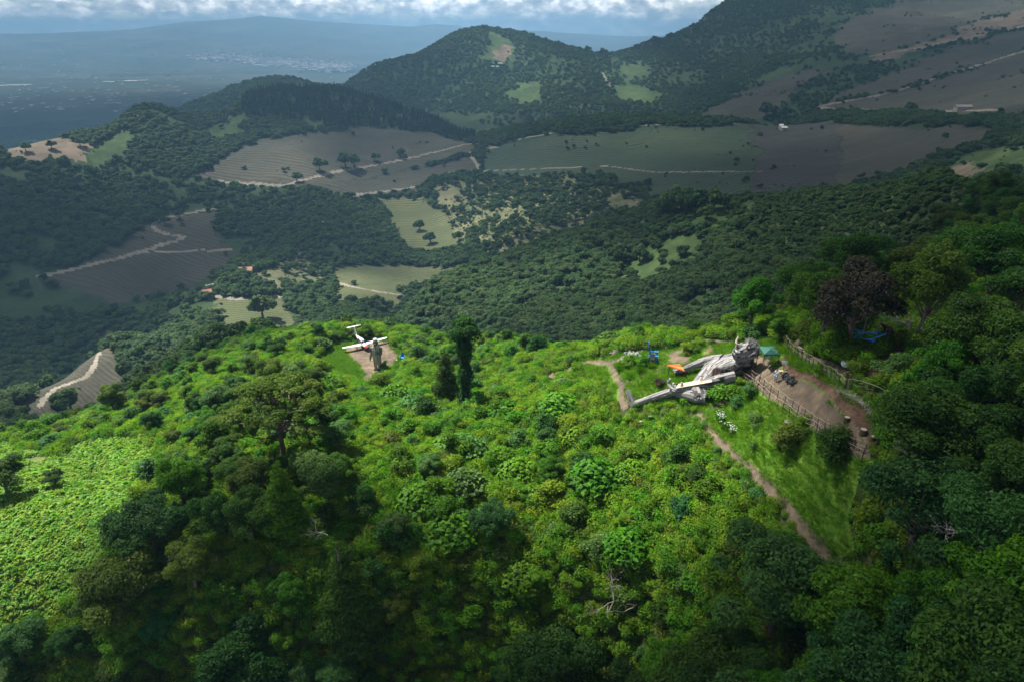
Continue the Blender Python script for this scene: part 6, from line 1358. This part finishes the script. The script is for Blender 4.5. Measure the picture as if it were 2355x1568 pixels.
# white flowers
def flowers(cropf, cs, label, n, seed, spread):
    g = np.random.default_rng(seed); P_ = [PX_(cropf, x, y, 0) for x, y in cs]; e = thing('flowering_shrub', P_[0], label, 'flowers')
    bl = [(p[0]-P_[0][0], p[1]-P_[0][1], p[2]-P_[0][2]+.3, spread, .5) for p in P_]; o = bpy.data.objects.new('foliage', leaf_mesh('foliage', blob_cards(bl, 900*len(cs), .12, g), ML['mid'])); col.objects.link(o); o.parent = e
    mb = MB()
    for i in range(n):
        p = P_[int(g.integers(len(P_)))] + np.array([g.normal()*spread*.55, g.normal()*spread*.55, g.uniform(.65, 1.0)]); r = g.uniform(.05, .09)
        ring_ = [p + np.array([r*math.cos(a), r*math.sin(a)*.9, .02*math.sin(2*a)]) for a in np.linspace(0, 2*math.pi, 7)[:-1]]; mb.add(ring_ + [p + np.array([0,0,.05]), p - np.array([0,0,.05])], [(k, (k+1) % 6, 6) for k in range(6)] + [((k+1) % 6, k, 7) for k in range(6)])
    mb.build('blossom', M_white, e)
flowers(C3, [(560,640),(640,610),(510,620),(700,640)], 'larger mass of white daisies in the garden bed left of the blue chair', 170, 51, .6)
flowers(C3, [(330,780),(400,770)], 'smaller patch of white daisies at the garden path side', 60, 52, .5)
flowers(C1, [(865,920),(880,945)], 'upper clump of white lilies on the grass slope by the trail', 40, 53, .45)
flowers(C1, [(905,1000),(940,1005)], 'middle clump of white lilies on the grass slope by the trail', 16, 54, .4)
flowers(C1, [(962,1035),(965,1055)], 'lowest clump of white lilies on the grass slope by the trail', 26, 55, .35)
# ------------------------------------------------------------------ standing giant of log slats
def standing_giant():
    b = PX_(K7, 1005, 1085); s = .82; e = thing('standing_giant', b, 'tall standing figure of brown log slats with a white cap in front of the plane', 'sculpture')
    p = lambda x, y, z: b + np.array([x*.86, y, z])*s
    kw = dict(m=W_brown, parent=e, thick=.07, plen=2.2, gap=.08, lo=.15, hi=.85)
    X = lambda: (1, 0, 0)
    for i, sx in enumerate((-.52, .66)):
        lg = plank_part('leg', [(p(sx,0,.2),.2,.26,X()),(p(sx*1.0,0,1.5),.25,.3,X()),(p(sx*.9,0,3.3),.36,.38,X())], n=12, seed=60+i, **kw)
        plank_part('foot', [(p(sx,.15,.15),.3,.16),(p(sx-.05,-.7,.13),.32,.13)], n=8, seed=62+i, **dict(kw, parent=lg, plen=.9, m=W_grey))
        if i: mb = MB(); mb.tube([p(sx+.52*math.cos(a), .52*math.sin(a), 2.0) for a in np.linspace(0, 6.283, 13)], .05, 5, .9); mb.build('knee_band', W_stick, lg)
    plank_part('torso', [(p(.05,0,2.95),.74,.5,X()),(p(0,0,3.7),.84,.58,X()),(p(0,0,5.2),.86,.58,X()),(p(0,0,6.0),.92,.5,X()),(p(0,0,6.35),.5,.35,X())], n=22, seed=64, **kw)
    arm = plank_part('arm', [(p(-1.32,0,6.0),.24,.26,X()),(p(-1.5,0,5.1),.21,.23,X()),(p(-1.42,-.05,4.3),.18,.2,X())], n=10, seed=65, **dict(kw, m=W_grey, lo=.3))
    plank_part('forearm', [(p(-1.4,-.1,4.3),.17,.17,X()),(p(-1.6,-.3,3.6),.16,.16,X()),(p(-1.85,-.45,3.0),.12,.12,X())], n=8, seed=66, **dict(kw, parent=arm, m=W_grey, lo=.5, hi=1))
    for k in range(5): mb = MB(); a = p(-1.85+.06*(k-2), -.45-.03*k, 2.98); mb.tube([a, a+np.array([-.02,-.03,-.2]), a+np.array([.06,-.08,-.38])], [.06,.055,.04], 6, .8); mb.build('finger', W_grey, arm)
    arm = plank_part('arm', [(p(1.32,0,6.0),.24,.26,X()),(p(1.5,-.05,5.1),.22,.24,X()),(p(1.3,-.25,4.2),.2,.22,X())], n=10, seed=67, **dict(kw, m=W_grey, lo=.3))
    plank_part('forearm', [(p(1.25,-.55,4.25),.22,.22),(p(.7,-.85,4.9),.19,.19),(p(.15,-.95,5.4),.15,.15)], n=8, seed=68, **dict(kw, parent=arm, m=W_grey, lo=.3))
    for k in range(5): mb = MB(); a = p(.1, -1.0, 5.35+.07*k); mb.tube([a, a+np.array([-.16,-.03,.06]), a+np.array([-.24,.06,.12])], [.055,.05,.04], 6, .8); mb.build('finger', W_grey, arm)
    plank_part('neck', [(p(0,0,6.3),.42,.4,X()),(p(0,-.03,6.7),.38,.36,X())], n=10, seed=69, **kw)
    hd = plank_part('head', [(p(0,-.05,6.6),.32,.34,X()),(p(0,-.08,7.0),.44,.44,X()),(p(0,-.05,7.5),.43,.42,X()),(p(0,-.02,7.85),.34,.34,X())], n=14, seed=70, **dict(kw, plen=.7, lo=0, hi=.45))
    mb = MB(); mb.add([p(-.08,-.6,7.45), p(.08,-.6,7.45), p(.13,-.62,7.1), p(-.13,-.62,7.1), p(0,-.86,7.12)], [(0,1,4),(1,2,4),(2,3,4),(3,0,4)]); mb.build('nose', W_brown, hd)
    for sx in (-.22, .22): mb = MB(); mb.tube([p(sx,-.5,7.42), p(sx,-.63,7.42)], .09, 10, .0); mb.build('eye', M_black, hd)
    mb = MB(); mb.tube([p(-.18,-.6,6.88), p(.18,-.6,6.88)], .05, 6, 0); mb.build('mouth', M_black, hd)
    mb = MB(); g = np.random.default_rng(71); mb.tube([p(0,0,7.85), p(0,0,8.0), p(0,0,8.25), p(0,0,8.38)], [.45,.44,.34,.1], 14, .9)
    for k in range(16): a = g.uniform(0, 6.28); mb.tube([p(.45*math.cos(a), .45*math.sin(a), 8.0), p(.66*math.cos(a), .66*math.sin(a), 8.15+g.uniform(-.1, .25))], [.09,.05], 6, 1)
    mb.build('cap', M_white, e)
standing_giant()
# ------------------------------------------------------------------ white plane
def aeroplane():
    z_ = float(PX_(K7, 700, 620)[2]) + 1.0; wl = RP(K7, 155, 590, z_); wr = RP(K7, 1215, 345, z_); e = thing('aeroplane', PX_(K7, 650, 600, 0), 'white low wing plane with a T tail parked on the earth clearing', 'plane')
    wd = wr - wl; wd[2] = 0; span = np.linalg.norm(wd); wx = wd/span; print('plane', wl, wr); fw = np.array([wx[1], -wx[0], 0]); fw = fw if fw[1] < 0 else -fw    # forward, towards the viewer
    c = (wl+wr)/2; z0 = z_ - 1.0; c[2] = z_
    off = np.dot(RP(K7, 690, 530, z_)[:2] - c[:2], wx[:2]); fc = c + wx*off*.9; print('span', span, off)
    P3 = lambda x, y, z: np.array([fc[0], fc[1], z0]) + wx*x + fw*y + np.array([0,0,z])
    mb = MB(); secs = [(2.35,.95,.10,.10),(2.15,.97,.28,.24),(1.6,1.0,.46,.38),(.8,1.08,.55,.50),(.1,1.28,.58,.66),(-.8,1.36,.56,.66),(-1.8,1.36,.44,.46),(-3.2,1.42,.25,.26),(-4.6,1.5,.10,.14)]
    n = 14; V = []
    for y, z, w, h in secs: V += [P3(w*math.cos(2*math.pi*(k+.5)/n), y, z + h*math.sin(2*math.pi*(k+.5)/n)) for k in range(n)]
    F = [(i*n+k, i*n+(k+1) % n, (i+1)*n+(k+1) % n, (i+1)*n+k) for i in range(len(secs)-1) for k in range(n)] + [tuple(range(n)), tuple(range((len(secs)-1)*n, len(secs)*n))[::-1]]
    mb.add(V, F); body = mb.build('fuselage', M_white, e, True)
    def slab(pts, th, nm, par, m=M_white):
        mb = MB(); k = len(pts)//2; a = [np.asarray(q_) for q_ in pts]; up = np.array([0,0,th/2]); v = [q_+up for q_ in a] + [q_-up for q_ in a]; m4 = len(a); mb.add(v, [tuple(range(m4)), tuple(range(m4, 2*m4))[::-1]] + [(i, i+m4, (i+1) % m4+m4, (i+1) % m4) for i in range(m4)]); return mb.build(nm, m, par)
    hs = span/2
    cl = np.dot(wl[:2]-fc[:2], wx[:2]); cr = np.dot(wr[:2]-fc[:2], wx[:2])
    for x1 in (cl, cr): sg = 1 if x1 > 0 else -1; slab([P3(sg*.4,.78,.88), P3(x1,.34,1.06), P3(x1,-.24,1.06), P3(sg*.4,-.38,.88)], .10, 'wing', body)
    fin = MB(); fin.add([P3(-.05,-3.2,1.55), P3(.05,-3.2,1.55), P3(.05,-4.7,1.55), P3(-.05,-4.7,1.55), P3(-.04,-4.5,3.15), P3(.04,-4.5,3.15), P3(.04,-5.2,3.15), P3(-.04,-5.2,3.15)], [(0,1,2,3),(4,7,6,5),(0,4,5,1),(1,5,6,2),(2,6,7,3),(3,7,4,0)]); tail = fin.build('tail_fin', M_white, body)
    slab([P3(-1.6,-4.75,3.2), P3(1.6,-4.75,3.2), P3(1.6,-5.25,3.2), P3(-1.6,-5.25,3.2)], .08, 'tailplane', body)
    mw = simple('dark glass', (.015,.02,.03), .15, vary=.02, spec=.6)
    for sx in (-1, 1):
        for y0, y1 in ((.55,.1),(.0,-.5),(-.6,-1.05),(-1.15,-1.5)): mb = MB(); w = .555; mb.hexa([P3(sx*(w-.02),y0,1.42), P3(sx*(w-.02),y1,1.42), P3(sx*(w-.14),y1,1.78), P3(sx*(w-.14),y0-.08,1.78), P3(sx*(w+.03),y0,1.42), P3(sx*(w+.03),y1,1.42), P3(sx*(w-.08),y1,1.80), P3(sx*(w-.08),y0-.08,1.80)]); mb.build('window', mw, body)
        mb = MB(); mb.hexa([P3(sx*.03,.92,1.50), P3(sx*.42,.84,1.45), P3(sx*.36,.42,1.86), P3(sx*.03,.5,1.9), P3(sx*.03,.99,1.56), P3(sx*.46,.9,1.5), P3(sx*.4,.46,1.92), P3(sx*.03,.55,1.98)]); mb.build('windscreen', mw, body)
        st = MB(); st.hexa([P3(sx*.57,1.0,1.1), P3(sx*.3,-3.4,1.36), P3(sx*.3,-3.4,1.42), P3(sx*.57,1.0,1.18), P3(sx*.6,1.0,1.1), P3(sx*.33,-3.4,1.36), P3(sx*.33,-3.4,1.42), P3(sx*.6,1.0,1.18)]); st.build('stripe', simple('dark red stripe', (.12,.03,.04), .5), body)
    mr = simple('red nose paint', (.55,.05,.06), .4); mb = MB(); mb.tube([P3(0,1.95,.98), P3(0,2.2,.96), P3(0,2.5,.95)], [.385,.30,.10], 14); mb.build('nose_cone', mr, body)
    mb = MB()
    for a in (0.4, 0.4+math.pi): mb.beam(P3(0,2.5,.95), P3(.85*math.cos(a),2.5,.95+.85*math.sin(a)), .12, .04)
    mb.build('propeller', M_black, e)
    for x, y in ((0,1.7),(-1.4,-.1),(1.4,-.1)):
        mb = MB(); mb.tube([P3(x,y,.3), P3(x,y,.85)], .05, 6); s_ = mb.build('landing_leg', M_white, e); mb = MB(); mb.tube([P3(x-.07,y,.2), P3(x+.07,y,.2)], .2, 12); mb.build('wheel', M_black, s_)
aeroplane()
# small blue chair right of the clearing
def small_blue():
    b = PX_(K7, 1595, 850, 0); e = thing('blue_chair', b, 'blue high backed wooden chair at the right edge of the plane clearing', 'chair'); P3 = lambda x, y, z: b + np.array([x, y, z]); mb = MB()
    for i in range(5): x = -.28+.14*i; mb.hexa([P3(x-.06,.25,.3), P3(x+.06,.25,.3), P3(x+.06,.3,.3), P3(x-.06,.3,.3), P3(x*.6-.05,.5,1.5-.6*abs(x)), P3(x*.6+.05,.5,1.5-.6*abs(x)), P3(x*.6+.05,.55,1.5-.6*abs(x)), P3(x*.6-.05,.55,1.5-.6*abs(x))])
    mb.build('backrest', M_blue, e); mb = MB(); mb.box(P3(0,-.05,.42), .95, .75, .06); mb.build('seat', M_blue, e)
    for x in (-.5, .5): mb = MB(); mb.box(P3(x,-.1,.72), .14, .9, .05); mb.build('armrest', M_blue, e)
    for x in (-.45, .45):
        for y in (-.42, .3): mb = MB(); mb.box(P3(x,y,.3), .08, .1, .85); mb.build('leg', M_blue, e)
small_blue()
lump('stone', PX_(K7, 1450, 880, 0), .22, 'small pale stone at the right rim of the plane clearing', 'stone', simple('pale stone', (.6,.5,.4), .9), 15, .6)
# ------------------------------------------------------------------ buildings in the valley
def house(u, v, w, d, h, rz, label, roofc, wallc, dmin=300, name='house', cat='house', rh=None):
    q = hit(u, v, dmin); e = thing(name, q, label, cat); ca, sa = math.cos(rz), math.sin(rz); rh = rh if rh is not None else h*.45
    P3 = lambda x, y, z: np.array(q) + np.array([x*ca - y*sa, x*sa + y*ca, z]); mw = simple('house wall', wallc, .9); mr = simple('house roof', roofc, .7, vary=.25, scale=.5)
    mb = MB(); mb.hexa([P3(-w/2,-d/2,-1), P3(w/2,-d/2,-1), P3(w/2,d/2,-1), P3(-w/2,d/2,-1), P3(-w/2,-d/2,h), P3(w/2,-d/2,h), P3(w/2,d/2,h), P3(-w/2,d/2,h)]); mb.build('wall', mw, e)
    o = .5; mb = MB(); mb.add([P3(-w/2-o,-d/2-o,h-.1), P3(w/2+o,-d/2-o,h-.1), P3(w/2+o,d/2+o,h-.1), P3(-w/2-o,d/2+o,h-.1), P3(-w/2-o,0,h+rh), P3(w/2+o,0,h+rh)], [(0,1,5,4),(2,3,4,5),(0,4,3),(1,2,5),(0,3,2,1)]); mb.build('roof', mr, e)
    mb = MB(); mb.hexa([P3(-.5,-d/2-.05,0), P3(.5,-d/2-.05,0), P3(.5,-d/2+.02,0), P3(-.5,-d/2+.02,0), P3(-.5,-d/2-.05,2), P3(.5,-d/2-.05,2), P3(.5,-d/2+.02,2), P3(-.5,-d/2+.02,2)]); mb.build('door', M_black, e)
house(560,632,15,7,4.5,.15,'long house with an orange tiled roof among the valley trees',(.30,.13,.08),(.4,.34,.3))
house(478,682,6,7,4,.5,'small house with an orange roof at the end of the valley track',(.34,.13,.08),(.36,.32,.28))
house(484,668,5,5,3.5,.5,'little shed with a pale roof behind the small orange roofed house',(.45,.42,.38),(.4,.38,.35), name='shed', cat='shed')
house(1487,280,26,6,3,0,'left white roofed farm shed at the top of the long green field',(.85,.85,.85),(.7,.7,.7), 900, 'farm_shed', 'shed', 1.0)
house(1521,280,26,6,3,0,'right white roofed farm shed at the top of the long green field',(.85,.85,.85),(.7,.7,.7), 900, 'farm_shed', 'shed', 1.0)
house(1800,300,10,9,4,.3,'pale hut with a light roof in the dark purplish field',(.55,.5,.48),(.38,.32,.28), 700)
house(1795,296,6,5,4.5,.3,'white roofed lean to beside the pale hut in the dark field',(.7,.7,.72),(.4,.35,.3), 700, 'shed', 'shed')
house(2212,256,18,9,5,0,'ruined pale farm building by the right hand field road',(.20,.18,.16),(.26,.24,.22), 900, 'farm_building', 'building')
house(738,517,5,4,2.6,0,'tiny hut with a pale green roof in the middle wood',(.45,.6,.5),(.4,.38,.35), 400, 'hut', 'hut', .6)
for i, (u, v, w, l) in enumerate([(1133,155,34,'lowest row of pale greenhouse frames on the peak slope'),(1140,148,38,'second row of pale greenhouse frames on the peak slope')]):
    house(u, v, w, 3, 2, -.3, l, (.45,.5,.5), (.4,.42,.42), 1500, 'greenhouse', 'greenhouse', .6)
# far town on the plain: nobody could count its roofs
def town():
    g = np.random.default_rng(81); mb = {k: MB() for k in range(3)}
    def put(u, v, w, d, h, k):
        q = hit(u, v, 3300); mb[k].box(q + np.array([0,0,h/2]), w*.75, d*.75, h*.8, g.uniform(-.3, .3), g.random())
    for i in range(2200):
        t = g.random(); u = 470 + 330*t**.8 + g.normal()*22; v = 131 + 24*t + g.normal()*5.5; k = 0 if g.random() < .62 else (1 if g.random() < .55 else 2); put(u, v, g.uniform(12, 34), g.uniform(20, 70), g.uniform(5, 12), k)
    for i in range(70): u = g.uniform(430, 800); put(u, 133 + (u-430)*.07 + g.normal()*5, g.uniform(30, 90), g.uniform(60, 130), 9, 2)
    for i in range(420): put(g.uniform(0, 900), g.uniform(96, 260)**1.0, g.uniform(10, 26), g.uniform(20, 60), g.uniform(4, 8), 2 if g.random() < .4 else 1)
    for u, v, w in [(160,106,190),(195,105,200),(300,108,180),(320,110,160),(30,198,230),(60,197,180),(5,199,150),(95,205,90),(250,190,200),(300,188,260),(330,187,130),(500,134,130),(640,154,160),(700,157,200),(800,162,110),(755,152,90),(580,143,120),(790,168,80),(1395,130,140)]: put(u, v, w*.6, w*.3, 6, 2)
    for k, (nm, c) in enumerate([('town', (.22,.20,.20)), ('town', (.42,.39,.37)), ('white_roofs', (.62,.63,.64))]):
        o = mb[k].build(nm, simple('town roofs %d' % k, c, .7, vary=.3, scale=.01), None); o['kind'] = 'stuff'; o['label'] = 'hazy town roofs scattered over the far plain'
town()
